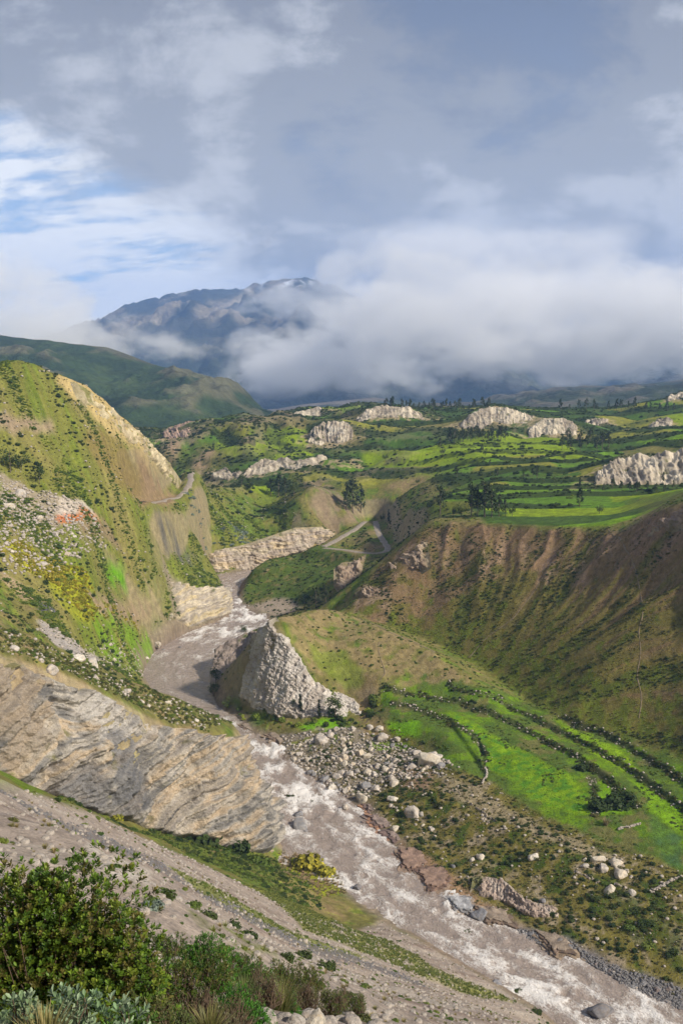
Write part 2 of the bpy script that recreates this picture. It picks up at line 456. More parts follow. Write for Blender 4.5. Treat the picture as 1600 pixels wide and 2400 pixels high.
# pale scarps and fins of the plateau: brow and foot lines (also used for the rock faces)
SCARPS = [
    (((1050, 975, 905), (1075, 955, 908), (1105, 938, 912), (1135, 928, 915), (1165, 935, 915), (1200, 950, 912), (1235, 955, 910)), ((1045, 990, 885), (1070, 1000, 882), (1100, 1008, 880), (1140, 1005, 882), (1170, 990, 885), (1205, 995, 880), (1235, 985, 885)), 'largest fluted pale fin at the centre of the far plateau', 190),
    (((1205, 985, 868), (1240, 962, 872), (1275, 955, 874), (1305, 965, 872), (1330, 985, 868)), ((1205, 1005, 850), (1240, 1028, 845), (1275, 1030, 842), (1305, 1030, 842), (1330, 1005, 850)), 'pale fin with a dark left flank right of the largest plateau fin', 130),
    (((815, 975, 950), (840, 940, 965), (880, 930, 970), (930, 935, 970), (980, 955, 962)), ((805, 990, 935), (840, 972, 940), (885, 962, 945), (930, 968, 945), (982, 972, 945)), 'long low tan scarp on the plateau left of the largest fin', 150),
    (((705, 1005, 880), (730, 975, 890), (760, 962, 895), (790, 965, 893), (815, 995, 885)), ((705, 1020, 865), (735, 1030, 858), (765, 1032, 856), (790, 1025, 860), (815, 1012, 868)), 'steep pale pyramid of rock on the left part of the plateau', 120),
    (((628, 965, 1080), (660, 950, 1085), (700, 945, 1090), (745, 935, 1095)), ((628, 978, 1065), (660, 972, 1066), (700, 965, 1070), (748, 955, 1075)), 'thin tan scarp below the skyline at the left end of the plateau', 100),
    (((1485, 985, 900), (1505, 962, 905), (1530, 960, 905), (1545, 975, 900)), ((1485, 1000, 885), (1505, 1002, 882), (1528, 995, 885), (1545, 985, 890)), 'small pale fin among the terraces at the far right', 70),
    (((1340, 968, 940), (1365, 958, 943), (1400, 962, 943)), ((1340, 985, 925), (1365, 985, 923), (1400, 982, 925)), 'small pale scarp between the fins on the right of the plateau', 60),
    (((1530, 915, 1060), (1552, 902, 1064), (1600, 890, 1066)), ((1528, 925, 1045), (1555, 920, 1045), (1600, 912, 1045)), 'pale rock knob on the skyline at the right edge', 60),
    (((480, 1082, 790), (520, 1078, 785), (560, 1085, 765), (610, 1050, 785), (650, 1055, 778), (700, 1060, 768), (760, 1045, 780)), ((475, 1100, 772), (520, 1108, 758), (550, 1120, 742), (610, 1098, 750), (650, 1098, 748), (700, 1098, 744), (762, 1070, 758)), 'long cream and mauve banded cliff on the hill across the canyon', 200),
    (((365, 992, 985), (400, 975, 985), (440, 966, 990), (468, 975, 992)), ((385, 1045, 915), (405, 1040, 915), (440, 1010, 930), (470, 990, 950)), 'reddish bare hillock where the canyon bends out of sight', 90),
    (((1362, 1102, 534), (1385, 1078, 546), (1420, 1058, 554), (1460, 1044, 558), (1520, 1040, 558), (1600, 1024, 556)), ((1355, 1120, 512), (1390, 1122, 514), (1425, 1122, 514), (1470, 1122, 512), (1525, 1120, 512), (1600, 1116, 512)), 'broad grey scarp above the terraces at the right edge of the picture', 170),
]
for i, (tp, bt_, lb, nx) in enumerate(SCARPS):
    if i in (8, 9, 10): continue
    k = 1.0 + 4.0 / tp[0][2]
    lines.append([(x * k, y * k, z * k) for x, y, z in (P(*q) for q in tp)])
    lines.append([P(*q) for q in bt_])
    for q in tp[1:-1:2]:
        x, y, z = P(*q); pts.append((x * 1.03, y * 1.03, z + 0.5)); pts.append((x * 1.10, y * 1.10, z - 8))
    for e0, e1, b0 in ((tp[0], tp[1], bt_[0]), (tp[-1], tp[-2], bt_[-1])):
        p0, p1, q0 = (np.array(P(*w_)) for w_ in (e0, e1, b0))
        dr = (p0 - p1)[:2]; dr = dr / (np.hypot(*dr) + 1e-6)
        pts.append((p0[0] + dr[0] * 26, p0[1] + dr[1] * 26 + 6, (p0[2] + q0[2]) / 2 - 1))
# roads: level benches (plan and height)
ROADS = [([(742, 1257, 570), (770, 1243, 588), (800, 1225, 612), (835, 1208, 640), (850, 1200, 660)], 5.5),
         ([(862, 1199, 642), (866, 1215, 612), (870, 1228, 588), (882, 1246, 560), (893, 1262, 535), (885, 1270, 526), (862, 1273, 524), (830, 1270, 535), (790, 1263, 550), (745, 1259, 566)], 5.0),
         ([(440, 1085, 652), (438, 1108, 598), (426, 1130, 560), (405, 1146, 542), (370, 1151, 508), (330, 1155, 476)], 4.5)]
verts2, zz, edges = [], [], []
for ln in lines:
    i0 = len(verts2)
    for x, y, z in ln:
        verts2.append((x / 100, y / 100)); zz.append(z)
    edges += [(i, i + 1) for i in range(i0, len(verts2) - 1)]
for x, y, z in pts:
    verts2.append((x / 100, y / 100)); zz.append(z)
vo, eo, fo, ov, oe, of_ = delaunay_2d_cdt([Vector(v) for v in verts2], edges, [], 0, 1e-5, True)
vx = np.array([[v[0] * 100, v[1] * 100] for v in vo])
src = np.array(verts2) * 100
zz = np.array(zz)
vz = np.zeros(len(vo))
for i, o in enumerate(ov):
    if o:
        vz[i] = zz[o[0]]
    else:
        d = np.hypot(*(src - vx[i]).T); k = np.argsort(d)[:3]
        vz[i] = np.average(zz[k], weights=1 / (d[k] + .1))

# polar grid around the viewpoint, fine where the picture is fine
th_in = np.linspace(-0.365, 0.365, 580)
th_l = -0.365 - np.cumsum(np.linspace(0.0016, 0.03, 26))
th = np.concatenate([th_l[::-1], th_in, -th_l])
def seg(a, b, n, log=False):
    return (np.exp(np.linspace(math.log(a), math.log(b), n, endpoint=False)) if log else np.linspace(a, b, n, endpoint=False))
rr = np.concatenate([seg(2.6, 14, 60, True), seg(14, 100, 135, True), seg(100, 200, 150), seg(200, 440, 440), seg(440, 720, 190), seg(720, 1300, 130), seg(1300, 2700, 24, True)])
NT, NR = len(th), len(rr)
TH, RR = np.meshgrid(th, rr)                      # (NR, NT)
GX = (RR * np.sin(TH)); GY = (RR * np.cos(TH))
Z0 = np.full(GX.shape, np.nan)
for f in fo:
    for k in range(1, len(f) - 1):
        a, b, c = vx[f[0]], vx[f[k]], vx[f[k + 1]]
        tri = np.array([a, b, c]); tz = (vz[f[0]], vz[f[k]], vz[f[k + 1]])
        if tri[:, 1].max() < 1.5: continue
        tt = np.arctan2(tri[:, 0], tri[:, 1])
        j0, j1 = np.searchsorted(th, tt.min()) - 1, np.searchsorted(th, tt.max()) + 1
        rmax = np.hypot(tri[:, 0], tri[:, 1]).max()
        # nearest distance of the triangle to the origin
        rmin = 1e9
        for p, q in ((a, b), (b, c), (c, a)):
            d = q - p; t = np.clip(-(p @ d) / max(d @ d, 1e-9), 0, 1); rmin = min(rmin, np.hypot(*(p + t * d)))
        i0, i1 = np.searchsorted(rr, rmin) - 1, np.searchsorted(rr, rmax) + 1
        j0, i0 = max(j0, 0), max(i0, 0)
        if j1 <= j0 or i1 <= i0: continue
        x = GX[i0:i1, j0:j1]; y = GY[i0:i1, j0:j1]
        den = (b[1] - c[1]) * (a[0] - c[0]) + (c[0] - b[0]) * (a[1] - c[1])
        if abs(den) < 1e-9: continue
        w0 = ((b[1] - c[1]) * (x - c[0]) + (c[0] - b[0]) * (y - c[1])) / den
        w1 = ((c[1] - a[1]) * (x - c[0]) + (a[0] - c[0]) * (y - c[1])) / den
        w2 = 1 - w0 - w1
        m = (w0 >= -1e-6) & (w1 >= -1e-6) & (w2 >= -1e-6)
        zt = w0 * tz[0] + w1 * tz[1] + w2 * tz[2]
        sub = Z0[i0:i1, j0:j1]; sub[m] = zt[m]
for i in range(NR):                                # any pinholes
    bad = np.isnan(Z0[i])
    if bad.any():
        ok = ~bad
        Z0[i, bad] = np.interp(th[bad], th[ok], Z0[i, ok]) if ok.any() else Z0[i - 1, bad]


def blur(a, n, axis):
    if n < 1: return a
    pad = [(0, 0), (0, 0)]; pad[axis] = (n + 1, n)
    c = np.cumsum(np.pad(a, pad, mode='edge'), axis=axis)
    k = 2 * n + 1
    if axis == 0: return (c[k:] - c[:-k]) / k
    return (c[:, k:] - c[:, :-k]) / k


Zs = Z0
for _ in range(2):
    Zs = blur(blur(Zs, 3, 0), 5, 1)
GX = GX.astype(F32); GY = GY.astype(F32)


def dens_line(p, n):
    p = np.asarray(p, float)
    d = np.concatenate([[0], np.cumsum(np.linalg.norm(np.diff(p, axis=0), axis=1))])
    q = np.stack([np.interp(np.linspace(0, d[-1], n), d, p[:, k]) for k in range(3)], 1)
    for _ in range(10): q[1:-1] = (q[:-2] + 2 * q[1:-1] + q[2:]) / 4
    return q


ROADW = []
road_d = np.full(GX.shape, 1e9, F32)
for pl, w in ROADS:
    q = dens_line([P(*a) for a in pl], 80)
    ROADW.append((q, w))
    best = np.full(GX.shape, 1e9, F32); bz = np.zeros(GX.shape, F32)
    bx = (GX > q[:, 0].min() - 25) & (GX < q[:, 0].max() + 25) & (GY > q[:, 1].min() - 25) & (GY < q[:, 1].max() + 25)
    xs, ys = GX[bx], GY[bx]; bb = np.full(xs.shape, 1e9); bzz = np.zeros(xs.shape)
    for a in q:
        d = np.hypot(xs - a[0], ys - a[1]); m = d < bb; bb[m] = d[m]; bzz[m] = a[2]
    k = np.clip((bb - w * 0.6) / (w * 2.2), 0, 1); k = k * k * (3 - 2 * k)
    Zs[bx] = Zs[bx] * k + bzz * (1 - k)
    road_d[bx] = np.minimum(road_d[bx], bb)


def px_of(x, y, z):
    d = y * CP - z * SP
    u = 784 + FPX * x / d
    v = 1176 - FPX * (y * SP + z * CP) / d
    return u, v


def hit(u, v, Z=None, rmin=0.0):
    """first point of the ground along the line of sight, in world coordinates"""
    Z = ZT if Z is None else Z
    X, Yd, Zd = ray(u, v)
    t = math.atan2(X, Yd)
    j = np.clip(np.searchsorted(th, t) - 1, 0, NT - 2)
    f = (t - th[j]) / (th[j + 1] - th[j])
    col = Z[:, j] * (1 - f) + Z[:, j + 1] * f
    h = rr * (Zd / math.hypot(X, Yd))
    ok = (col >= h) & (rr >= rmin)
    if not ok.any(): return None
    i = int(np.argmax(ok))
    if i == 0: r = rr[0]
    else:
        a, b = h[i - 1] - col[i - 1], h[i] - col[i]
        k = a / (a - b) if a != b else 0
        r = rr[i - 1] + (rr[i] - rr[i - 1]) * np.clip(k, 0, 1)
    z = np.interp(r, rr, col)
    return Vector((r * math.sin(t), r * math.cos(t), z))


def ground_z(x, y):
    """height of the ground at world points"""
    x = np.asarray(x, float); y = np.asarray(y, float)
    t = np.arctan2(x, y); r = np.hypot(x, y)
    j = np.clip(np.searchsorted(th, t) - 1, 0, NT - 2); i = np.clip(np.searchsorted(rr, r) - 1, 0, NR - 2)
    ft = np.clip((t - th[j]) / (th[j + 1] - th[j]), 0, 1); fr = np.clip((r - rr[i]) / (rr[i + 1] - rr[i]), 0, 1)
    return (ZT[i, j] * (1 - ft) + ZT[i, j + 1] * ft) * (1 - fr) + (ZT[i + 1, j] * (1 - ft) + ZT[i + 1, j + 1] * ft) * fr


def inside(poly, x, y):
    """points in a world polygon"""
    poly = np.asarray(poly, float)
    m = np.zeros(x.shape, bool)
    bx = (x >= poly[:, 0].min()) & (x <= poly[:, 0].max()) & (y >= poly[:, 1].min()) & (y <= poly[:, 1].max())
    xs, ys = x[bx], y[bx]
    c = np.zeros(xs.shape, bool)
    n = len(poly)
    for i in range(n):
        x1, y1 = poly[i]; x2, y2 = poly[(i + 1) % n]
        if y1 == y2: continue
        cond = ((y1 > ys) != (y2 > ys)) & (xs < (x2 - x1) * (ys - y1) / (y2 - y1) + x1)
        c ^= cond
    m[bx] = c
    return m


def line_dist(poly, x, y, pad):
    """distance to a world polyline (only near it)"""
    d = np.full(x.shape, 1e9, F32)
    for (x1, y1), (x2, y2) in zip(poly[:-1], poly[1:]):
        bx = (x > min(x1, x2) - pad) & (x < max(x1, x2) + pad) & (y > min(y1, y2) - pad) & (y < max(y1, y2) + pad)
        xs, ys = x[bx], y[bx]
        dx, dy = x2 - x1, y2 - y1
        t = np.clip(((xs - x1) * dx + (ys - y1) * dy) / max(dx * dx + dy * dy, 1e-6), 0, 1)
        d[bx] = np.minimum(d[bx], np.hypot(xs - x1 - t * dx, ys - y1 - t * dy))
    return d


def plan(pxl, Z=None):
    """plan outline (world x, y) of a list of ground points seen at u, v"""
    o = []
    for q in pxl:
        h = hit(q[0], q[1], Z)
        if h is not None: o.append((h.x, h.y))
    return o

# ------------------------------------------------------------------ terrain relief
left_poly = [(x, y) for x, y, z in LB] + [(300, 1500), (-3000, 1500), (-3000, 0), (60, 0)]
is_left = inside(left_poly, GX, GY)
riv_poly = [(x, y) for x, y, z in LB] + [(x, y) for x, y, z in RB[::-1]]
is_riv = inside(riv_poly, GX, GY)
bank_d = np.minimum(line_dist([(x, y) for x, y, z in LB], GX, GY, 16), line_dist([(x, y) for x, y, z in RB], GX, GY, 16))
wobx = fbm2(GX / 7, GY / 7, 3, 40) * 1.3; woby = fbm2(GX / 7, GY / 7, 3, 50) * 1.3
wk = np.clip(RR / 250, 0.02, 3.0)
WX = (GX + wobx * wk).astype(F32); WY = (GY + woby * wk).astype(F32)


def zone(pxl, Z=None):
    pl = plan(pxl, Zs if Z is None else Z)
    return inside(pl, WX, WY) if len(pl) > 2 else np.zeros(GX.shape, bool)


crater = zone([(795, 1408), (820, 1356), (870, 1296), (925, 1252), (985, 1206), (1080, 1206), (1180, 1208), (1290, 1214), (1375, 1212), (1430, 1222), (1480, 1192), (1568, 1156), (1640, 1130),
               (1640, 1770), (1568, 1738), (1450, 1700), (1300, 1658), (1200, 1600), (1100, 1533), (1020, 1490), (950, 1460), (860, 1430)])
floor_z = zone([(870, 1572), (960, 1545), (1100, 1574), (1200, 1606), (1300, 1662), (1450, 1705), (1568, 1745), (1640, 1765), (1640, 2030), (1568, 2005), (1420, 1948), (1300, 1902), (1200, 1848), (1100, 1780),
                (1040, 1768), (980, 1720), (900, 1660), (840, 1640)])
plateau = (~is_left) & (GY > 380) & (Zs > -70) & (~crater) & (RR < 1500)
plateau &= ~((GX < 60) & (GY < 470))
plateau |= (GY > 690) & (RR < 1500) & (Zs > -86)
plateau &= road_d > 14
fg = is_left & (RR < 240) & (GY < 200 + GX * 0.2)
scree = zone([(-60, 1770), (0, 1795), (120, 1836), (200, 1864), (350, 1934), (500, 2004), (620, 2064), (740, 2116), (870, 2110), (950, 2155), (1030, 2200), (1160, 2275), (1260, 2345), (1300, 2420), (-60, 2420)]) | (is_left & (RR < 60))
# slopes of the smooth surface
drz = np.gradient(Zs, axis=0) / np.gradient(RR, axis=0)
dtz = np.gradient(Zs, axis=1) / (np.gradient(TH, axis=1) * RR)
SL = np.hypot(drz, dtz).astype(F32)

ZT = Zs.astype(F32).copy()
cell = np.gradient(RR, axis=0)
damp = np.where(is_riv, 0.0, sstep(bank_d, 0.0, 5.0)) * sstep(road_d, 3.0, 9.0)
flat = np.where(plateau | floor_z, 0.35, 1.0) * np.where(scree, 0.6, 1.0)
for k, lam in enumerate((0.12, 0.25, 0.5, 1.0, 2.1, 4.3, 9.0, 19.0, 38.0)):
    w = sstep(lam, cell * 1.6, cell * 3.0) * (1 - sstep(lam, RR * 0.05, RR * 0.11))
    if w.max() < 0.01: continue
    am = 0.042 if lam < 5 else 0.034
    ZT += (pn2(GX / lam, GY / lam, 60 + k) * lam * am * w * damp * flat).astype(F32)
# gullies and ribs of the crater wall, radiating from its floor
ccx, ccy = P(1020, 1600, 318)[:2]
phi = np.arctan2(GX - ccx, GY - ccy); rad = np.hypot(GX - ccx, GY - ccy)
wphi = phi + 0.05 * fbm2(GX / 24, GY / 24, 3, 9)
rib = 1 - np.abs(fbm2(wphi * 5.0, rad / 110, 3, 21, 0.4))
rib2 = 1 - np.abs(pn2(wphi * 21, rad / 60, 25))
hgt = sstep(Zs, -102, -72)
cm = blur(blur(crater.astype(F32), 4, 0), 5, 1)
ZT += (cm * hgt * ((rib - 0.75) * 3.0 + (rib2 - 0.6) * 0.5)).astype(F32)
# small rills down the left hill
lrill = 1 - np.abs(fbm2(GX / 26 + GY / 60, GY / 90, 3, 31))
lh = (is_left & (GY > 300) & (Zs > -100)).astype(F32)
ZT += (blur(blur(lh, 4, 0), 4, 1) * (lrill - 0.7) * 2.4).astype(F32)
# folds of the hill across the canyon and of the plateau's broken ground
fold_m = sstep(GY, 660, 740) * (1 - sstep(GY, 1080, 1200)) * (1 - sstep(GX, -20, 140))
fold_m2 = sstep(GY, 480, 640) * (1 - sstep(GY, 1100, 1200)) * sstep(GX, -20, 140)
fr_ = 1 - np.abs(fbm2((GX + 0.35 * GY) / 75, (GY - 0.3 * GX) / 150, 3, 171, 0.5)) * 1.7
sc_d = np.full(GX.shape, 60.0, F32)
for tp, bt_, lb, nx in SCARPS:
    for ln_ in (tp, bt_):
        sc_d = np.minimum(sc_d, line_dist([P(*q)[:2] for q in ln_], GX, GY, 60))
fold_k = sstep(sc_d, 10, 55)
fold_m = fold_m * fold_k; fold_m2 = fold_m2 * fold_k
ZT += (fold_m * (fr_ - 0.45) * 9.5 + fold_m2 * (1 - np.abs(fbm2(GX / 120, GY / 170, 3, 175)) * 1.7 - 0.45) * 4.0).astype(F32)
# stepped fields on the plateau: contour-following benches with risers
pw = blur(blur(plateau.astype(F32), 3, 0), 3, 1)
period = 19 + 0.016 * np.clip(GY - 400, 0, 900)
cc = (GY + 0.25 * GX + 16 * fbm2(GX / 170, GY / 120, 3, 71)) / period
fl = np.floor(cc); fr = cc - fl
stepz = (sstep(fr, 0.0, 0.13) - fr)
tamp = np.clip(period * 0.085, 1.4, 2.6)
tmask = pw * sstep(fbm2(GX / 120, GY / 150, 2, 77), -0.75, -0.35) * sstep(GY, 425, 480)
ZT += (stepz * tamp * tmask).astype(F32)
# terrace edges of the valley floor, each with a small drop towards the river
fw = blur(blur(floor_z.astype(F32), 3, 0), 3, 1)
HEDGES = [[(874, 1578), (974, 1598), (1084, 1613)], [(1029, 1576), (1104, 1598), (1150, 1606)], [(900, 1612), (944, 1623), (1034, 1658), (1094, 1698), (1114, 1733), (1112, 1768)],
          [(1060, 1612), (1108, 1628), (1184, 1663), (1249, 1698), (1334, 1743), (1400, 1795), (1462, 1850)], [(1120, 1600), (1164, 1618), (1234, 1653), (1308, 1688), (1384, 1728), (1450, 1770), (1520, 1820), (1600, 1880)],
          [(1358, 1783), (1369, 1868)], [(1290, 1650), (1380, 1680), (1470, 1730), (1600, 1810)]]
hedge_d = np.full(GX.shape, 1e9, F32)
for k_, hpx in enumerate(HEDGES):
    hp = plan(hpx, Zs)
    dd = line_dist(hp, GX + 0.5 * wobx, GY + 0.5 * woby, 9)
    hedge_d = np.minimum(hedge_d, dd)
    if k_ == 5: continue
    # far side a little higher than the near side
    for (x1, y1), (x2, y2) in zip(hp[:-1], hp[1:]):
        pass
    nearz = (dd < 8)
    t_ = np.interp(GX[nearz], *zip(*sorted(hp))) if len(hp) > 1 else GY[nearz]
    side = np.clip((GY[nearz] - t_) / 2.0, -1, 1)
    ZT[nearz] += (0.45 * side * (1 - sstep(dd[nearz], 2.0, 8.0))).astype(F32)
ZT = np.where(is_riv, np.minimum(ZT, WZ - 0.3), ZT).astype(F32)
# scree: long runnels down the fall line
sw = blur(blur(scree.astype(F32), 3, 0), 3, 1)
fall = (GX * 0.82 + GY * 0.57); across = (GX * -0.57 + GY * 0.82)
run = fbm2(across / 4.5, fall / 45, 4, 91)
ZT += (run * 0.35 * sw * sstep(RR, 12, 60)).astype(F32)

# ------------------------------------------------------------------ ground cover colours (albedo)
QX = GX + 0.55 * Zs.astype(F32); QY = GY - 0.75 * Zs.astype(F32)             # slanted so that steep ground is not smeared
nA = fbm2(QX / 26, QY / 26, 4, 101); nB = fbm2(QX / 5, QY / 5, 4, 111); nC = fbm2(QX / 1.4, QY / 1.4, 3, 121)
C = np.zeros(GX.shape + (3,), F32)
C[:] = (0.165, 0.155, 0.06)
C = lerpc(C, (0.26, 0.195, 0.115), sstep(nA + 0.5 * nB, 0.05, 0.75) * 0.85)
C = lerpc(C, (0.085, 0.14, 0.028), sstep(-nA + 0.8 * nB, 0.0, 0.6) * 0.85)
C = lerpc(C, (0.25, 0.27, 0.06), sstep(nB + 0.4 * nC, 0.3, 0.75) * 0.4)
lf = (is_left & (GY > 230))
C = np.where((lf & (GY > 330))[..., None], lerpc(C, (0.175, 0.195, 0.045), np.full(GX.shape, 0.45)), C)
steep = np.where(is_left & (GY > 300), sstep(SL, 2.2, 3.2), sstep(SL, 0.95, 1.5)) * sstep(RR, 60, 150)
C = lerpc(C, (0.33, 0.27, 0.19), steep * 0.7 * (~crater))


def paint(pxl, col, a=1.0, brk=0.0, seed=0, lam=4.0, Z=None):
    global C
    m = zone(pxl, Z).astype(F32)
    m = blur(blur(m, 1, 0), 2, 1) * a
    if brk:
        m = m * sstep(fbm2(GX / lam, GY / lam, 3, 200 + seed), brk - 0.35, brk + 0.35)
    C = lerpc(C, col, m)


# crater
streak = fbm2(wphi * 26, rad / 28, 3, 131); streak2 = fbm2(wphi * 8, rad / 45, 3, 135)
cc_col = np.zeros_like(C); cc_col[:] = (0.165, 0.145, 0.05)
cc_col = lerpc(cc_col, (0.215, 0.155, 0.085), sstep(streak * 0.7 + streak2 + (Zs + 84) / 30, 0.0, 1.0))
cc_col = lerpc(cc_col, (0.095, 0.12, 0.028), sstep(-streak2 + 0.7 * nB + 0.4 * (rib < 0.62), 0.2, 0.9) * 0.8)
cc_col = lerpc(cc_col, (0.26, 0.18, 0.12), sstep(rib + 0.35 * streak + 0.3 * nB + (Zs + 74) / 35, 0.9, 1.4) * 0.85)
cc_col = lerpc(cc_col, (0.14, 0.175, 0.035), sstep(nB - (Zs + 92) / 14, 0.1, 0.9) * 0.8)
C = C * (1 - cm[..., None]) + cc_col * cm[..., None]
# plateau plots
pid = (np.sin(fl * 91.7) * 43758.5) % 1.0
plen = 26 + 60 * pid
pc = np.floor((GX + 300 * pid + 10 * nA) / plen)
hsh = (np.sin(fl * 12.99 + pc * 78.23) * 43758.5453) % 1.0
pal = np.array([(0.17, 0.29, 0.03), (0.12, 0.22, 0.03), (0.075, 0.14, 0.026), (0.23, 0.31, 0.035), (0.09, 0.17, 0.03), (0.26, 0.26, 0.06), (0.14, 0.25, 0.035), (0.065, 0.115, 0.025), (0.20, 0.185, 0.07)], F32)
plot = pal[(hsh * len(pal)).astype(int) % len(pal)] * (0.85 + 0.3 * nB[..., None])
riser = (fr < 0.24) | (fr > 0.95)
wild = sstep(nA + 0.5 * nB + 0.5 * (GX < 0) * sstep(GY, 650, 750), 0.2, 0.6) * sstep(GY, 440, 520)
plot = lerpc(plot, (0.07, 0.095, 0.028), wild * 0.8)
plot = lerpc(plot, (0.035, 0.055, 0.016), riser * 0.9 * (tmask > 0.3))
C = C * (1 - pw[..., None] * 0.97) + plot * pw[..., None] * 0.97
# slopes on the plateau's hills are drier
C = lerpc(C, (0.17, 0.155, 0.06), pw * sstep(SL, 0.28, 0.6) * 0.8)
# valley floor
vf = np.zeros_like(C); vf[:] = (0.10, 0.145, 0.034)
nM = fbm2(GX / 12 + GY / 30, GY / 9, 3, 87)
vf = lerpc(vf, (0.15, 0.25, 0.025), sstep(nM + 0.4 * nB, 0.1, 0.6) * 0.9)
vf = lerpc(vf, (0.06, 0.105, 0.028), sstep(nC + nB, 0.2, 0.7) * 0.7)
vf = lerpc(vf, (0.17, 0.15, 0.07), sstep(-nB + nA, 0.3, 0.8) * 0.7)
C = C * (1 - fw[..., None]) + vf * fw[..., None]
# scree
sc = np.zeros_like(C); sc[:] = (0.335, 0.285, 0.245)
sc = lerpc(sc, (0.25, 0.20, 0.17), sstep(run + 0.4 * nB, 0.1, 0.8))
sc = lerpc(sc, (0.41, 0.36, 0.31), sstep(fbm2(across / 7, fall / 60, 3, 141), 0.15, 0.7))
sc = lerpc(sc, (0.17, 0.155, 0.15), sstep(nC, 0.35, 0.7) * 0.6)
C = C * (1 - sw[..., None]) + sc * sw[..., None]
# bluff between terraces and river
bluff = (~is_left) & (~floor_z) & (Zs < -106) & (GY < 300) & (~crater)
bw = blur(blur(bluff.astype(F32), 2, 0), 2, 1)
bc = np.zeros_like(C); bc[:] = (0.165, 0.145, 0.05)
bc = lerpc(bc, (0.28, 0.235, 0.165), sstep(nB + 0.3 * nC, 0.15, 0.7))
bc = lerpc(bc, (0.06, 0.085, 0.02), sstep(-nB + 0.5 * nA, 0.15, 0.6))
C = C * (1 - bw[..., None]) + bc * bw[..., None]
# wet margin along the river
C = lerpc(C, (0.25, 0.20, 0.165), (1 - sstep(bank_d, 1.0, 5.0)) * 0.8)
C = lerpc(C, (0.20, 0.16, 0.13), is_riv.astype(F32))

# bare ground around the pale scarps of the plateau
for tp, bt_, lb, nx in SCARPS:
    o_ = [P(*q)[:2] for q in tp] + [P(*q)[:2] for q in bt_[::-1]]
    c_ = np.mean(o_, 0); o_ = [tuple(c_ + (np.array(q) - c_) * 1.45) for q in o_]
    m_ = inside(o_, WX, WY).astype(F32) * sstep(nB + 0.5 * nA, -0.5, 0.3)
    C = lerpc(C, (0.36, 0.29, 0.19), m_ * 0.85)
paint([(830, 1045), (1000, 1022), (1250, 1012), (1330, 1040), (1100, 1068), (850, 1078)], (0.25, 0.33, 0.03), 0.75, 0.0, 30, 30)  # lime fields, with sunlight on the plateau's middle painted in as lighter colour
C[crater] *= 0.88
paint([(800, 1412), (870, 1302), (985, 1210), (1120, 1212), (1290, 1218), (1300, 1290), (1150, 1320), (1050, 1370), (950, 1430), (860, 1430)], (0.225, 0.155, 0.10), 0.8, -0.1, 29, 9)
paint([(905, 1275), (985, 1235), (975, 1300), (900, 1330)], (0.30, 0.22, 0.155), 0.85, -0.2, 31, 5)
paint([(815, 1355), (870, 1340), (905, 1365), (905, 1400), (815, 1395)], (0.31, 0.23, 0.165), 0.85, -0.2, 32, 5)
for k_, (uu, v0, v1, w_) in enumerate([(1018, 1225, 1330, 20), (1075, 1220, 1290, 10), (1115, 1265, 1330, 16), (1150, 1230, 1290, 12), (1205, 1225, 1300, 12), (1258, 1262, 1345, 24), (1330, 1290, 1360, 24), (1400, 1240, 1280, 20)]):
    paint([(uu - w_ * 0.5, v0), (uu + w_ * 0.5, v0), (uu + w_, (v0 + v1) / 2), (uu + w_ * 0.4, v1), (uu - w_ * 0.8, v1), (uu - w_, (v0 + v1) / 2)], (0.29, 0.21, 0.145), 0.8, -0.15, 33 + k_, 3)
ROCK = (0.42, 0.37, 0.31)
# left hill
paint([(0, 955), (60, 958), (130, 972), (112, 992), (0, 988)], (0.30, 0.235, 0.17), 0.9)
paint([(265, 1075), (330, 1058), (405, 1128), (402, 1160), (325, 1165), (282, 1110)], (0.25, 0.18, 0.115), 0.9)
paint([(190, 1000), (240, 990), (330, 1100), (300, 1140), (230, 1080)], (0.21, 0.165, 0.07), 0.8)
paint([(130, 880), (170, 870), (215, 890), (270, 940), (380, 1040), (425, 1100), (405, 1110), (330, 1062), (250, 1000), (200, 940)], (0.46, 0.36, 0.19), 0.9)
paint([(0, 1075), (90, 1125), (150, 1150), (170, 1185), (130, 1215), (60, 1180), (0, 1180)], (0.33, 0.28, 0.22), 0.85, 0.0, 1, 3)
paint([(135, 1150), (190, 1150), (222, 1188), (132, 1190)], (0.52, 0.46, 0.40), 0.9)
paint([(130, 1188), (165, 1180), (222, 1186), (218, 1201), (138, 1204)], (0.46, 0.16, 0.075), 0.95)
paint([(180, 1205), (240, 1195), (280, 1240), (260, 1250), (185, 1245)], (0.25, 0.19, 0.13), 0.8)
paint([(20, 1245), (130, 1285), (205, 1330), (215, 1400), (190, 1425), (150, 1375), (100, 1325), (10, 1280)], (0.34, 0.34, 0.045), 0.85, -0.1, 2, 3)
paint([(90, 1300), (170, 1310), (220, 1400), (330, 1425), (320, 1440), (200, 1430), (140, 1390)], (0.27, 0.28, 0.05), 0.7, 0.0, 3, 4)
paint([(230, 1288), (292, 1298), (285, 1338), (240, 1322)], (0.11, 0.27, 0.02), 0.9)
paint([(208, 1372), (300, 1362), (365, 1380), (335, 1422), (240, 1432)], (0.29, 0.225, 0.155), 0.9, -0.3, 4, 5)
paint([(380, 1300), (430, 1335), (440, 1400), (400, 1420), (385, 1350)], (0.30, 0.25, 0.20), 0.8)
paint([(72, 1366), (108, 1378), (134, 1418), (100, 1410)], (0.10, 0.10, 0.115), 0.95)
paint([(0, 1300), (50, 1335), (80, 1375), (60, 1375), (0, 1320)], (0.36, 0.28, 0.19), 0.8)
paint([(352, 1178), (400, 1215), (470, 1280), (432, 1292), (372, 1250)], (0.12, 0.115, 0.105), 0.85, -0.3, 5, 6)
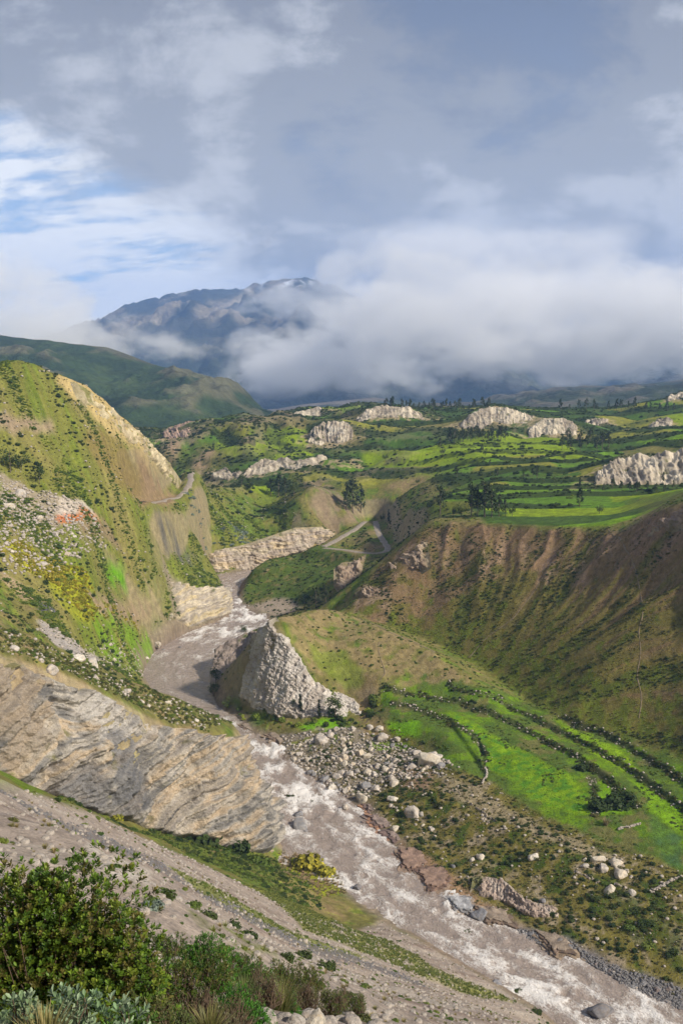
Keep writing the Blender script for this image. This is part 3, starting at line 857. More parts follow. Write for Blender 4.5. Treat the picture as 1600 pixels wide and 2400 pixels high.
paint([(92, 1425), (180, 1478), (238, 1512), (200, 1522), (110, 1470)], (0.36, 0.33, 0.31), 0.95)
paint([(210, 1425), (330, 1440), (352, 1480), (310, 1545), (240, 1505)], (0.15, 0.25, 0.035), 0.85, -0.1, 6, 4)
paint([(430, 1160), (560, 1130), (700, 1180), (740, 1205), (600, 1235), (480, 1250)], (0.10, 0.15, 0.03), 0.8, -0.2, 7, 8)
paint([(560, 1135), (690, 1150), (690, 1185), (590, 1180)], (0.085, 0.135, 0.03), 0.8)
paint([(690, 1120), (740, 1110), (830, 1200), (780, 1225), (720, 1180)], (0.22, 0.17, 0.12), 0.85, -0.3, 8, 6)
paint([(575, 1300), (680, 1262), (820, 1275), (770, 1320), (700, 1395), (620, 1370), (560, 1385)], (0.075, 0.115, 0.026), 0.9, -0.4, 9, 4)
paint([(565, 1395), (640, 1372), (690, 1388), (675, 1408), (620, 1412)], (0.34, 0.285, 0.235), 0.95)
paint([(380, 1040), (440, 960), (470, 965), (440, 1000), (395, 1080)], (0.30, 0.21, 0.15), 0.8)
paint([(435, 1075), (490, 1030), (500, 1040), (465, 1085)], (0.32, 0.23, 0.16), 0.8)
# fin hill
paint([(640, 1420), (750, 1397), (880, 1444), (1010, 1510), (1090, 1570), (880, 1565), (820, 1600), (720, 1555), (680, 1490)], (0.26, 0.205, 0.115), 0.85, -0.25, 10, 5)
paint([(700, 1470), (790, 1500), (850, 1560), (800, 1580), (730, 1530)], (0.16, 0.21, 0.04), 0.7, 0.0, 11, 3)
# fields
FIELDS = {
    'river_meadow': ([(1010, 1640), (1080, 1652), (1130, 1690), (1240, 1742), (1325, 1790), (1368, 1868), (1330, 1875), (1250, 1850), (1190, 1802), (1120, 1762), (1105, 1720), (1070, 1680)], (0.19, 0.30, 0.022)),
    'upper_meadow': ([(1270, 1655), (1350, 1682), (1440, 1742), (1475, 1775), (1430, 1772), (1340, 1712)], (0.21, 0.33, 0.02)),
    'corner_meadow': ([(1372, 1790), (1402, 1795), (1440, 1850), (1450, 1868), (1382, 1870)], (0.18, 0.32, 0.02)),
    'crop_field': ([(1495, 1862), (1568, 1925), (1568, 2005), (1520, 1975), (1490, 1920)], (0.10, 0.175, 0.04)),
    'edge_meadow': ([(1440, 1780), (1568, 1858), (1568, 1920), (1490, 1855)], (0.19, 0.33, 0.02)),
}
for k, (pl, c) in FIELDS.items():
    paint(pl, c, 0.92)
    paint(pl, (c[0] * 0.7, c[1] * 0.72, c[2] * 1.4), 0.8, 0.15, 60 + len(k), 6)
paint(FIELDS['river_meadow'][0], (0.07, 0.19, 0.035), 0.75, 0.12, 12, 2.6)
paint([(690, 1662), (760, 1653), (795, 1662), (782, 1678), (700, 1680)], (0.16, 0.32, 0.018), 0.95)
paint([(890, 1658), (950, 1658), (975, 1682), (912, 1692)], (0.16, 0.32, 0.018), 0.95)
paint([(640, 1690), (780, 1670), (900, 1690), (980, 1740), (860, 1830), (700, 1760)], (0.24, 0.205, 0.165), 0.9, -0.25, 13, 4)
paint([(930, 1760), (1000, 1770), (985, 1820), (920, 1810)], (0.30, 0.215, 0.15), 0.9)
paint([(840, 1705), (940, 1700), (930, 1720), (850, 1720)], (0.15, 0.27, 0.02), 0.7)
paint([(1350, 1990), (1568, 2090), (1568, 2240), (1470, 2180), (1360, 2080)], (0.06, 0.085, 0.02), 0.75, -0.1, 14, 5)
paint([(1160, 2130), (1300, 2150), (1420, 2215), (1568, 2275), (1568, 2330), (1420, 2258), (1330, 2200), (1230, 2168)], (0.19, 0.175, 0.17), 0.95)
paint([(900, 1930), (1010, 2040), (1090, 2090), (1160, 2115), (1100, 2060), (1000, 1980)], (0.33, 0.22, 0.15), 0.8)
C = lerpc(C, (0.055, 0.062, 0.028), (1 - sstep(hedge_d + 0.6 * nB, 0.3, 1.2)) * 0.8)
paint([(1000, 1782), (1060, 1790), (1180, 1862), (1300, 1922), (1420, 1968), (1420, 1985), (1300, 1945), (1150, 1885), (1040, 1835)], (0.31, 0.26, 0.18), 0.8, 0.0, 70, 3)
paint([(960, 1900), (1060, 1950), (1190, 2000), (1190, 2030), (1060, 1985), (960, 1930)], (0.27, 0.225, 0.15), 0.7, 0.1, 71, 3)
# yellow-flowered waterside patch, grass strip of the foreground slope
paint([(640, 1950), (720, 1965), (770, 2000), (800, 2050), (740, 2060), (660, 2010)], (0.25, 0.27, 0.045), 0.85)
paint([(560, 2030), (640, 2035), (740, 2105), (860, 2150), (1000, 2225), (1190, 2300), (1100, 2290), (900, 2215), (700, 2140)], (0.19, 0.20, 0.06), 0.85, -0.35, 15, 3)
paint([(330, 1885), (430, 1880), (560, 1940), (640, 1990), (620, 2050), (480, 1985), (380, 1935)], (0.11, 0.15, 0.035), 0.9, -0.3, 16, 4)
paint([(0, 1690), (40, 1760), (110, 1830), (60, 1820), (0, 1780)], (0.13, 0.19, 0.03), 0.8)
paint([(380, 1985), (480, 2030), (600, 2100), (720, 2160), (860, 2205), (720, 2180), (590, 2125), (470, 2060)], (0.17, 0.19, 0.06), 0.85, 0.0, 72, 2.5)
paint([(430, 2085), (560, 2135), (640, 2200), (560, 2190), (470, 2130)], (0.15, 0.17, 0.055), 0.8, 0.05, 73, 2)
GRAVEL = plan([(60, 1850), (150, 1895), (250, 1935), (360, 1985), (470, 2060), (560, 2105), (680, 2160), (800, 2200), (950, 2255)], Zs)
gd = line_dist(GRAVEL, GX, GY, 6)
C = lerpc(C, (0.15, 0.135, 0.13), (1 - sstep(gd + 1.0 * nC, 0.6, 2.2)) * 0.8)
paint([(190, 1955), (260, 1962), (345, 1998), (340, 2035), (260, 2022), (215, 1990)], (0.46, 0.42, 0.37), 0.9)
# ridge top above the layered cliff: low scrub
paint([(0, 1430), (60, 1452), (220, 1533), (330, 1578), (430, 1613), (540, 1664), (545, 1685), (470, 1685), (380, 1660), (260, 1596), (130, 1540), (0, 1495)], (0.13, 0.135, 0.05), 0.8, -0.3, 17, 3)
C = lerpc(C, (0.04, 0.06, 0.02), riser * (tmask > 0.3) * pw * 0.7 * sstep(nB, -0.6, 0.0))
C = lerpc(C, (0.30, 0.235, 0.165), fold_m * sstep(fr_ + 0.3 * nB, 0.55, 0.95) * 0.55)
C = lerpc(C, (0.05, 0.07, 0.03), sstep(RR, 1240, 1320))
C *= (0.9 + 0.22 * nC[..., None])
lum = C.mean(-1, keepdims=True)
C = lum + (C - lum) * 1.2
C = np.clip(C, 0.008, 0.8)

# split the one surface into its named pieces of setting
zid = np.zeros(GX.shape, np.int32)
ZN = ['hillside', 'scree_slope', 'crater_slope', 'valley_floor', 'plateau', 'river_bank', 'far_slopes']
zid[:] = 6
zid[is_left & (GY < 760)] = 0
zid[(~is_left) & (GY < 560)] = 5
zid[fg | scree] = 1
zid[plateau] = 4
zid[crater] = 2
zid[floor_z] = 3
idx = np.arange(NR * NT, dtype=np.int32).reshape(NR, NT)
QF = np.stack([idx[:-1, :-1], idx[1:, :-1], idx[1:, 1:], idx[:-1, 1:]], -1).reshape(-1, 4)
qz = zid[:-1, :-1].ravel()
VV = np.stack([GX, GY, ZT], -1).reshape(-1, 3)
CV = C.reshape(-1, 3)
M_GROUND = ground_mat('ground_cover', scales=((0.5, 7), (5.0, 6)), var=(0.30, 0.38), bump=0.7, bump_scale=1.6, bump_dist=0.5)


def submesh(name, sel, V, F, Cc, mat):
    f = F[sel]
    used = np.unique(f)
    remap = np.zeros(len(V), np.int32); remap[used] = np.arange(len(used))
    return mesh_np(name, V[used], remap[f], mat, Cc[used])


for k, nm in enumerate(ZN):
    s = qz == k
    if s.sum(): link(nm, submesh(nm, s, VV, QF, CV, M_GROUND), kind='structure')

# ------------------------------------------------------------------ river
def resample(p, n):
    p = np.asarray(p, float)
    d = np.concatenate([[0], np.cumsum(np.linalg.norm(np.diff(p, axis=0), axis=1))])
    t = np.linspace(0, d[-1], n)
    return np.stack([np.interp(t, d, p[:, k]) for k in range(p.shape[1])], 1)


def smooth_line(p, n, it=2):
    q = resample(p, n)
    for _ in range(it):
        q[1:-1] = (q[:-2] + 2 * q[1:-1] + q[2:]) / 4
    return q


MID = [W(u, v, WZ) for u, v in [(1480, 2420), (1290, 2262), (1130, 2190), (1000, 2100), (900, 2020), (790, 1940), (720, 1870), (660, 1790), (595, 1705), (520, 1655),
                                (410, 1580), (425, 1500), (520, 1452), (570, 1420), (535, 1372), (525, 1340), (560, 1322), (700, 1284), (850, 1255)]]
mid = smooth_line(MID, 260, 10)
md = np.concatenate([[0], np.cumsum(np.hypot(*np.diff(mid[:, :2], axis=0).T))])
stp = 0.65
gx = np.arange(-150, 150, stp); gy = np.arange(150, 680, stp)
RX, RY = np.meshgrid(gx, gy)
rz = ground_z(RX, RY)
keep = (rz < WZ + 1.2) & (RY > 150)
for k in range(3):
    keep[1:] |= keep[:-1]; keep[:-1] |= keep[1:]; keep[:, 1:] |= keep[:, :-1]; keep[:, :-1] |= keep[:, 1:]
near = np.zeros(RX.shape, bool)
vi = -np.ones(RX.shape, np.int64)
# only the river itself: within 45 m of the mid line
best = np.full(RX.shape, 1e9, F32); bs = np.zeros(RX.shape, F32); bt = np.zeros(RX.shape, F32)
for i in range(0, 259):
    a, b = mid[i, :2], mid[i + 1, :2]
    x0, x1 = min(a[0], b[0]) - 40, max(a[0], b[0]) + 40; y0, y1 = min(a[1], b[1]) - 40, max(a[1], b[1]) + 40
    jx = slice(max(int((x0 + 150) / stp), 0), max(int((x1 + 150) / stp), 0)); jy = slice(max(int((y0 - 150) / stp), 0), max(int((y1 - 150) / stp), 0))
    x, y = RX[jy, jx], RY[jy, jx]
    if x.size == 0: continue
    d = b - a; L2 = d @ d
    t = np.clip(((x - a[0]) * d[0] + (y - a[1]) * d[1]) / L2, 0, 1)
    dist = np.hypot(x - a[0] - t * d[0], y - a[1] - t * d[1])
    side = np.sign(d[0] * (y - a[1]) - d[1] * (x - a[0]))
    m = dist < best[jy, jx]
    best[jy, jx][m] = dist[m]; bs[jy, jx][m] = (md[i] + t * math.sqrt(L2))[m]; bt[jy, jx][m] = (dist * side)[m]
keep &= best < 38
ii = np.where(keep)
vi[ii] = np.arange(len(ii[0]))
fq = np.stack([vi[:-1, :-1], vi[:-1, 1:], vi[1:, 1:], vi[1:, :-1]], -1).reshape(-1, 4)
fq = fq[(fq >= 0).all(1)]
X, Y, S, T = RX[ii], RY[ii], bs[ii], bt[ii]
# how lively the water is along its course
sk = np.interp(Y, [150, 175, 200, 225, 245, 265, 300, 330, 352, 372, 400, 425, 450, 480, 520, 560, 640], [0.85, 0.85, 0.8, 0.78, 0.66, 0.95, 0.95, 0.65, 0.36, 0.34, 0.45, 0.6, 0.8, 0.95, 0.85, 0.5, 0.4])
warp = fbm2(S / 14, T / 9, 3, 301)
wv = fbm2(S / 7 + warp, T / 3.2 + warp, 4, 311)
wv2 = 1 - np.abs(fbm2(S / 3.4 + 1.3 * warp, T / 2.2, 3, 321))
amp = 0.14 + 0.75 * sk
edge = np.clip(1 - np.abs(T) / 26, 0.25, 1)
zw = WZ + amp * (0.75 * wv + 0.55 * (wv2 - 0.6)) * edge
foam = sk * (0.5 + 0.55 * fbm2(S / 14, T / 6, 3, 331)) + 0.5 * (wv2 - 0.7) * sk + 0.25 * wv * sk
wm, nt, out = new_mat('silty_river_water')
L = nt.links.new
b = N(nt, 'ShaderNodeBsdfPrincipled')
uvn = N(nt, 'ShaderNodeUVMap', uv_map='UVMap')
fa = N(nt, 'ShaderNodeAttribute', attribute_name='foam')
def _n(scale, det, rough, stretch, dist=0.0, off=(0, 0, 0)):
    mp = N(nt, 'ShaderNodeMapping'); mp.inputs[3].default_value = stretch; mp.inputs[1].default_value = off
    L(uvn.outputs[0], mp.inputs[0])
    n = N(nt, 'ShaderNodeTexNoise', ins={2: scale, 3: det, 4: rough, 8: dist})
    L(mp.outputs[0], n.inputs[0]); return n.outputs[0]
def _m(op, a, c=None, d=None, clamp=False):
    m = N(nt, 'ShaderNodeMath', operation=op, use_clamp=clamp)
    for i, v in enumerate((a, c, d)):
        if v is None: continue
        if isinstance(v, (int, float)): m.inputs[i].default_value = v
        else: L(v, m.inputs[i])
    return m.outputs[0]
n1 = _n(0.26, 6, 0.62, (0.7, 1.6, 1), 1.3)
n2 = _n(0.75, 5, 0.62, (0.75, 1.3, 1), 1.5, (4, 9, 0))
n3 = _n(1.9, 4, 0.6, (0.8, 1.2, 1), 1.0, (1, 3, 0))
r1 = _m('SUBTRACT', 1.0, _m('MULTIPLY', _m('ABSOLUTE', _m('SUBTRACT', n1, 0.5)), 9.0))
r2 = _m('SUBTRACT', 1.0, _m('MULTIPLY', _m('ABSOLUTE', _m('SUBTRACT', n2, 0.5)), 8.0))
r3 = _m('SUBTRACT', 1.0, _m('MULTIPLY', _m('ABSOLUTE', _m('SUBTRACT', n3, 0.5)), 7.0))
lace = _m('MAXIMUM', _m('MAXIMUM', r1, _m('MULTIPLY', r2, 0.95)), _m('MULTIPLY', r3, 0.7))
fo_ = _m('ADD', _m('MULTIPLY', lace, 0.62), fa.outputs['Fac'])
mr = N(nt, 'ShaderNodeMapRange', interpolation_type='SMOOTHSTEP'); L(fo_, mr.inputs[0])
mr.inputs[1].default_value, mr.inputs[2].default_value = 0.74, 1.26
mx = N(nt, 'ShaderNodeMix', data_type='RGBA'); L(mr.outputs[0], mx.inputs[0])
mx.inputs[6].default_value = (0.325, 0.265, 0.225, 1); mx.inputs[7].default_value = (0.78, 0.75, 0.72, 1)
L(mx.outputs[2], b.inputs['Base Color'])
rr_ = N(nt, 'ShaderNodeMapRange'); L(mr.outputs[0], rr_.inputs[0]); rr_.inputs[3].default_value, rr_.inputs[4].default_value = 0.13, 0.7
L(rr_.outputs[0], b.inputs['Roughness']); b.inputs['Specular IOR Level'].default_value = 0.85
bp = N(nt, 'ShaderNodeBump', ins={0: 0.8, 1: 0.7}); L(_m('ADD', _m('ADD', n2, _m('MULTIPLY', n3, 0.5)), _m('MULTIPLY', lace, 0.2)), bp.inputs['Height'])
L(bp.outputs[0], b.inputs['Normal']); L(b.outputs[0], out.inputs[0])
link('river', mesh_np('river', np.stack([X, Y, zw], 1), fq, wm, None, np.stack([S, T], 1), True, {'foam': foam}), kind='structure')


# ------------------------------------------------------------------ roads and footpaths, draped on the ground
def ribbon(name, pxl, width, mat, lift=0.12, n=None, world=None):
    p = np.array(world if world is not None else [tuple(hit(*q)) for q in pxl if hit(*q) is not None])
    Ln = np.linalg.norm(np.diff(p[:, :2], axis=0), axis=1).sum()
    n = n or max(int(Ln / 1.2), 8)
    q = smooth_line(p[:, :2], n, 6)
    tg = np.gradient(q, axis=0); tg /= np.linalg.norm(tg, axis=1, keepdims=True) + 1e-9
    nr = np.stack([-tg[:, 1], tg[:, 0]], 1)
    K = 5
    wv_ = 1 + 0.25 * pn2(np.arange(n) / 6.0, np.zeros(n), 5)
    vs = []
    for k in range(K):
        o = (k / (K - 1) - 0.5) * width
        xy = q + nr * (o * wv_)[:, None]
        vs.append(np.c_[xy, ground_z(xy[:, 0], xy[:, 1])])
    vs = np.stack(vs, 1)
    zc = vs[:, :, 2].max(1) * 0.5 + vs[:, :, 2].mean(1) * 0.5
    for _ in range(4): zc[1:-1] = (zc[:-2] + 2 * zc[1:-1] + zc[2:]) / 4
    flatk = 0.75 if width > 3 else 0.3
    vs[:, :, 2] = vs[:, :, 2] * (1 - flatk) + zc[:, None] * flatk + lift
    vs[:, 0, 2] -= lift + 0.3; vs[:, -1, 2] -= lift + 0.3
    ix = np.arange(n * K).reshape(n, K)
    f = np.stack([ix[:-1, :-1], ix[:-1, 1:], ix[1:, 1:], ix[1:, :-1]], -1).reshape(-1, 4)
    V = vs.reshape(-1, 3)
    c = np.tile(np.array([[0.30, 0.255, 0.205] if width > 3 else [0.185, 0.145, 0.09]], F32), (len(V), 1)) * (1 + 0.25 * fbm2(V[:, 0] / 2, V[:, 1] / 2, 3, 7))[:, None]
    return link(name, mesh_np(name, V, f, mat, c), kind='structure')


M_DIRT = ground_mat('packed_dirt', scales=((1.0, 5),), var=(0.25,), bump=0.4, bump_scale=3.0, bump_dist=0.1)
for q, w in ROADW:
    ribbon('road', None, w, M_DIRT, 0.25, world=q)
ribbon('path', [(1395, 1215), (1428, 1245), (1452, 1290), (1468, 1350), (1478, 1395), (1464, 1450), (1472, 1500), (1460, 1550), (1474, 1600), (1466, 1650)], 0.6, M_DIRT, 0.04)
ribbon('path', [(1568, 1285), (1530, 1320), (1490, 1370), (1478, 1400)], 0.5, M_DIRT, 0.04)
ribbon('path', [(870, 1475), (868, 1500), (880, 1530), (888, 1552), (872, 1562)], 0.55, M_DIRT, 0.1)
ribbon('path', [(740, 1400), (800, 1412), (880, 1446), (950, 1474), (1000, 1500)], 1.2, M_DIRT, 0.1)
ribbon('path', [(1235, 1345), (1180, 1420), (1110, 1470), (1075, 1510)], 0.6, M_DIRT, 0.1)

# ------------------------------------------------------------------ cliffs: lofted rock faces set against the slopes
M_ROCK = ground_mat('weathered_rock', scales=((0.6, 6), (3.5, 6)), var=(0.22, 0.38), bump=0.9, bump_scale=1.1, bump_dist=0.7, rough=0.9)


def cliff(name, top, bot, nx, ny, cols, label, cat='cliff', strat=(0, 0, 1), lam=2.0, ledge=0.5, flute=0.0, flam=3.0, rock=0.5, rlam=5.0, out=0.6, bulge=0.0, seed=0, veg=0.0, veg_col=(0.10, 0.12, 0.035),
          streak=0.0, band=0.8, mat=None, kind=None, group=None, tuck=1.6, patches=(), ragged=0.08, grit=0.0, glam=1.5, big=0.0, fold=0.8):
    A = smooth_line(np.array(top, float), nx, 1); B = smooth_line(np.array(bot, float), nx, 1)
    t = np.linspace(0, 1, ny)[:, None, None]
    Pm = A[None] * (1 - t) + B[None] * t                         # (ny, nx, 3), row 0 at the top
    s_len = np.concatenate([[0], np.cumsum(np.linalg.norm(np.diff((A + B) / 2, axis=0), axis=1))])
    H = np.linalg.norm(A - B, axis=1).mean()
    ds = np.gradient((A + B) / 2, axis=0); dt = B - A
    n = np.cross(ds, dt); n /= np.linalg.norm(n, axis=1, keepdims=True) + 1e-9
    flip = np.sign((n * (-(A + B) / 2)).sum())
    n = n * (flip if flip else 1)
    for _ in range(12): n[1:-1] = (n[:-2] + n[1:-1] + n[2:]) / 3
    n /= np.linalg.norm(n, axis=1, keepdims=True)
    x, y, z = (Pm[..., k] for k in range(3))
    sn = np.array(strat, float); sn /= np.linalg.norm(sn)
    wob = fbm3(x / (rlam * 3), y / (rlam * 3), z / (rlam * 3), 3, seed + 1)
    q = x * sn[0] + y * sn[1] + z * sn[2] + wob * lam * fold
    S2 = np.broadcast_to(s_len[None, :], x.shape)
    tt = np.broadcast_to(t[..., 0], x.shape)
    lay = pn2(q / lam, S2 / (lam * 25), seed + 2); lay2 = pn2(q / (lam * 0.37), S2 / (lam * 9), seed + 3)
    d = ledge * (np.tanh(6 * lay) * 0.7 + 0.4 * np.tanh(6 * lay2))
    fl_ = 1 - np.abs(fbm2(S2 / flam + 0.25 * wob, tt * 1.3 + seed, 3, seed + 4)) * 1.6
    d = d + flute * (fl_ - 0.4)
    rn = fbm3(x / rlam, y / rlam, z / rlam, 5, seed + 5, 0.55)
    d = d + rock * (np.abs(rn) * -1.4 + 0.45)
    d = d + bulge * np.sin(np.pi * tt)
    if big:
        bg_ = fbm2(S2 / 22, tt * 1.6 + 0.03 * S2, 3, seed + 19)
        d = d + big * bg_
    if grit:
        gn = fbm3(x / glam, y / glam, z / (glam * 0.6), 4, seed + 17, 0.6)
        d = d + grit * (0.4 - np.abs(gn) * 1.3)
    e = np.minimum(np.minimum(S2, s_len[-1] - S2) / max(s_len[-1] * 0.035, 0.5), np.minimum(tt, 1 - tt) / 0.05)
    es = np.minimum(S2, s_len[-1] - S2) / (s_len[-1] * ragged); et = np.minimum(tt, 1 - tt) / (ragged * 1.2)
    en = fbm3(x / (rlam * 1.2), y / (rlam * 1.2), z / (rlam * 1.2), 4, seed + 15, 0.6)
    e = np.clip(np.minimum(np.minimum(es, et) * 1.6 - 0.3 + 0.75 * en, e), 0, 1); e = e * e * (3 - 2 * e)
    d = (d + out) * e - tuck * (1 - e)
    Q = Pm + n[None] * d[..., None]
    # colour of the beds
    pal_ = np.array(cols, F32)
    band_v = (pn2(q / (lam * 1.7), S2 / (lam * 30), seed + 7) * 0.9 + pn2(q / (lam * 0.5), S2 / (lam * 10), seed + 8) * 0.5) * band + 0.7 * wob * (1.2 - band) + 0.25 * rn
    f = np.clip((band_v + 0.8) / 1.6, 0, 0.999) * (len(pal_) - 1)
    i0 = f.astype(int); w = (f - i0)[..., None]
    c = pal_[i0] * (1 - w) + pal_[np.minimum(i0 + 1, len(pal_) - 1)] * w
    if streak:
        sv = fbm2(S2 / (flam * 0.6), tt * 1.1, 3, seed + 9)
        c = c * (1 + streak * np.clip(sv, -0.8, 0.8))[..., None]
    for (s0, s1, t0, t1, pc_) in patches:
        sf = S2 / s_len[-1]
        dd = np.hypot((sf - (s0 + s1) / 2) / ((s1 - s0) / 2), (tt - (t0 + t1) / 2) / ((t1 - t0) / 2)) + 1.1 * rn + 0.5 * lay
        c = lerpc(c, pc_, (1 - sstep(dd, 0.5, 1.2)) * 0.75)
    if veg:
        vn = fbm3(x / 6, y / 6, z / 6, 4, seed + 11) + 0.35 * (1 - e)
        c = lerpc(c, veg_col, sstep(vn, 0.75 - veg, 1.05 - veg) * 0.9)
    c = lerpc(c, (0.2, 0.18, 0.09), (1 - e) * 0.5)
    ix = np.arange(nx * ny).reshape(ny, nx)
    F = np.stack([ix[:-1, :-1], ix[1:, :-1], ix[1:, 1:], ix[:-1, 1:]], -1).reshape(-1, 4)
    if flip > 0: F = F[:, ::-1]
    return link(name, mesh_np(name, Q.reshape(-1, 3), F, mat or M_ROCK, c.reshape(-1, 3)), label, cat if not kind else None, group, kind)


def PL(*q): return [P(*a) for a in q]


PALE = [(0.50, 0.45, 0.38), (0.42, 0.36, 0.29), (0.55, 0.50, 0.43), (0.36, 0.31, 0.26)]
cliff('layered_cliff', PL((-120, 1470, 190), (0, 1500, 196), (130, 1545, 207), (260, 1598, 219), (380, 1663, 229), (470, 1687, 238), (548, 1685, 252), (570, 1735, 262)),
      PL((-120, 1780, 179), (0, 1815, 185), (130, 1855, 195), (250, 1892, 205), (430, 1938, 219), (560, 1968, 227), (630, 1975, 233), (626, 1890, 250)), 410, 250,
      [(0.13, 0.12, 0.115), (0.30, 0.26, 0.21), (0.24, 0.215, 0.19), (0.36, 0.32, 0.265), (0.39, 0.305, 0.21), (0.31, 0.285, 0.25), (0.14, 0.135, 0.13), (0.39, 0.355, 0.305), (0.25, 0.23, 0.205), (0.44, 0.405, 0.35)],
      'tall grey and ochre layered rock cliff rising straight from the left bank of the river', strat=(-0.42, 0.05, 0.9), lam=2.6, ledge=0.8, flute=0.9, flam=11, rock=2.2, rlam=9, out=1.2, bulge=1.0, seed=11, grit=0.7, glam=3.0,
      big=3.6, fold=1.7, streak=0.25, band=0.7, veg=0.12, veg_col=(0.16, 0.15, 0.06), ragged=0.07,
      patches=((-0.05, 0.26, 0.0, 0.75, (0.26, 0.215, 0.165)), (0.30, 0.5, 0.0, 0.35, (0.42, 0.395, 0.365)), (0.40, 0.50, 0.35, 1.0, (0.13, 0.13, 0.135)), (0.20, 0.36, 0.68, 1.05, (0.16, 0.155, 0.155))))
cliff('rock_fin', PL((575, 1470, 354), (597, 1440, 351), (625, 1411, 345), (655, 1450, 340), (685, 1492, 336), (722, 1556, 329), (770, 1585, 328), (812, 1604, 324), (836, 1622, 320)),
      PL((540, 1598, 345), (560, 1625, 336), (605, 1650, 327), (640, 1665, 320), (690, 1662, 317), (730, 1656, 316), (780, 1656, 314), (825, 1655, 314), (842, 1640, 316)), 230, 170,
      [(0.44, 0.39, 0.345), (0.51, 0.47, 0.425), (0.37, 0.32, 0.275), (0.55, 0.51, 0.465), (0.49, 0.43, 0.37)],
      'pale grey pointed rock fin standing in the bend of the river', 'rock', strat=(-0.85, 0.1, 0.5), lam=1.6, ledge=0.1, flute=0.25, flam=6, rock=0.8, rlam=5.0, out=0.55, bulge=0.4, grit=0.6, glam=1.8, big=0.8, ragged=0.1, fold=1.5, seed=23, streak=0.2, band=0.45, veg=0.1,
      patches=((0.72, 1.0, 0.2, 0.9, (0.55, 0.51, 0.46)),))
cliff('river_cliff', PL((488, 1500, 388), (500, 1487, 391), (530, 1470, 394), (560, 1456, 397), (588, 1442, 400), (600, 1450, 380)), PL((482, 1590, 366), (488, 1600, 360), (505, 1625, 349), (530, 1625, 348), (550, 1610, 346), (580, 1590, 345)), 110, 110,
      [(0.25, 0.19, 0.16), (0.32, 0.26, 0.22), (0.20, 0.16, 0.14)], 'dark brown earthy cliff block left of the pale rock fin', strat=(0, 0, 1), lam=2.5, ledge=0.3, flute=0.6, flam=5, rock=0.6, rlam=4, out=0.8, bulge=1.0, seed=31, veg=0.1)
cliff('river_cliff', PL((378, 1325, 462), (410, 1332, 468), (450, 1337, 476), (490, 1341, 485), (510, 1346, 492), (516, 1350, 512), (514, 1349, 530)), PL((395, 1412, 432), (428, 1452, 446), (455, 1445, 452), (490, 1432, 463), (524, 1414, 480), (530, 1392, 503), (516, 1356, 540)), 150, 90,
      [(0.44, 0.38, 0.28), (0.52, 0.43, 0.26), (0.33, 0.29, 0.25), (0.55, 0.48, 0.36), (0.28, 0.25, 0.22)], 'yellowish banded cliff nose above the river narrows', strat=(0.05, 0, 1), lam=1.8, ledge=0.8, flute=1.0, flam=5, rock=1.4, rlam=6, out=0.8, bulge=0.4, seed=37, band=0.8, streak=0.25, veg=0.1, ragged=0.12, tuck=4.0, grit=0.5)
cliff('tan_cliff', PL((420, 1275, 586), (460, 1266, 590), (500, 1261, 594), (560, 1249, 600), (620, 1230, 604), (680, 1211, 610), (745, 1208, 620), (768, 1238, 636)), PL((445, 1325, 581), (470, 1328, 582), (520, 1322, 586), (570, 1315, 590), (620, 1302, 596), (680, 1280, 604), (755, 1262, 614), (772, 1252, 630)), 260, 70,
      [(0.42, 0.34, 0.25), (0.52, 0.45, 0.33), (0.36, 0.30, 0.25), (0.48, 0.38, 0.24), (0.56, 0.50, 0.40)], 'long tan cliff band along the far bank where the river disappears', strat=(0.05, 0, 1), lam=2.2, ledge=0.5, flute=0.9, flam=6, rock=1.2, rlam=7, out=0.7, bulge=0.5, seed=41, band=0.7, streak=0.35, veg=0.14, grit=0.7, glam=3, big=1.5, fold=1.3, ragged=0.14)
cliff('yellow_cliff', PL((140, 872, 481), (175, 872, 485), (215, 893, 493), (262, 935, 511), (330, 994, 540), (390, 1054, 573), (424, 1104, 592)), PL((165, 905, 474), (200, 945, 474), (240, 985, 478), (290, 1020, 496), (340, 1055, 522), (385, 1100, 552), (415, 1122, 576)), 230, 70,
      [(0.42, 0.345, 0.205), (0.50, 0.425, 0.275), (0.35, 0.28, 0.165), (0.54, 0.48, 0.35)], 'sunlit yellow rock face along the crest of the left hill', strat=(0.4, 0, 1), lam=3.0, ledge=0.5, flute=0.9, flam=6, rock=1.0, rlam=8, out=0.35, bulge=0.2, seed=43, band=0.6, streak=0.35, ragged=0.3, grit=0.5, glam=3, veg=0.42, veg_col=(0.19, 0.19, 0.05))
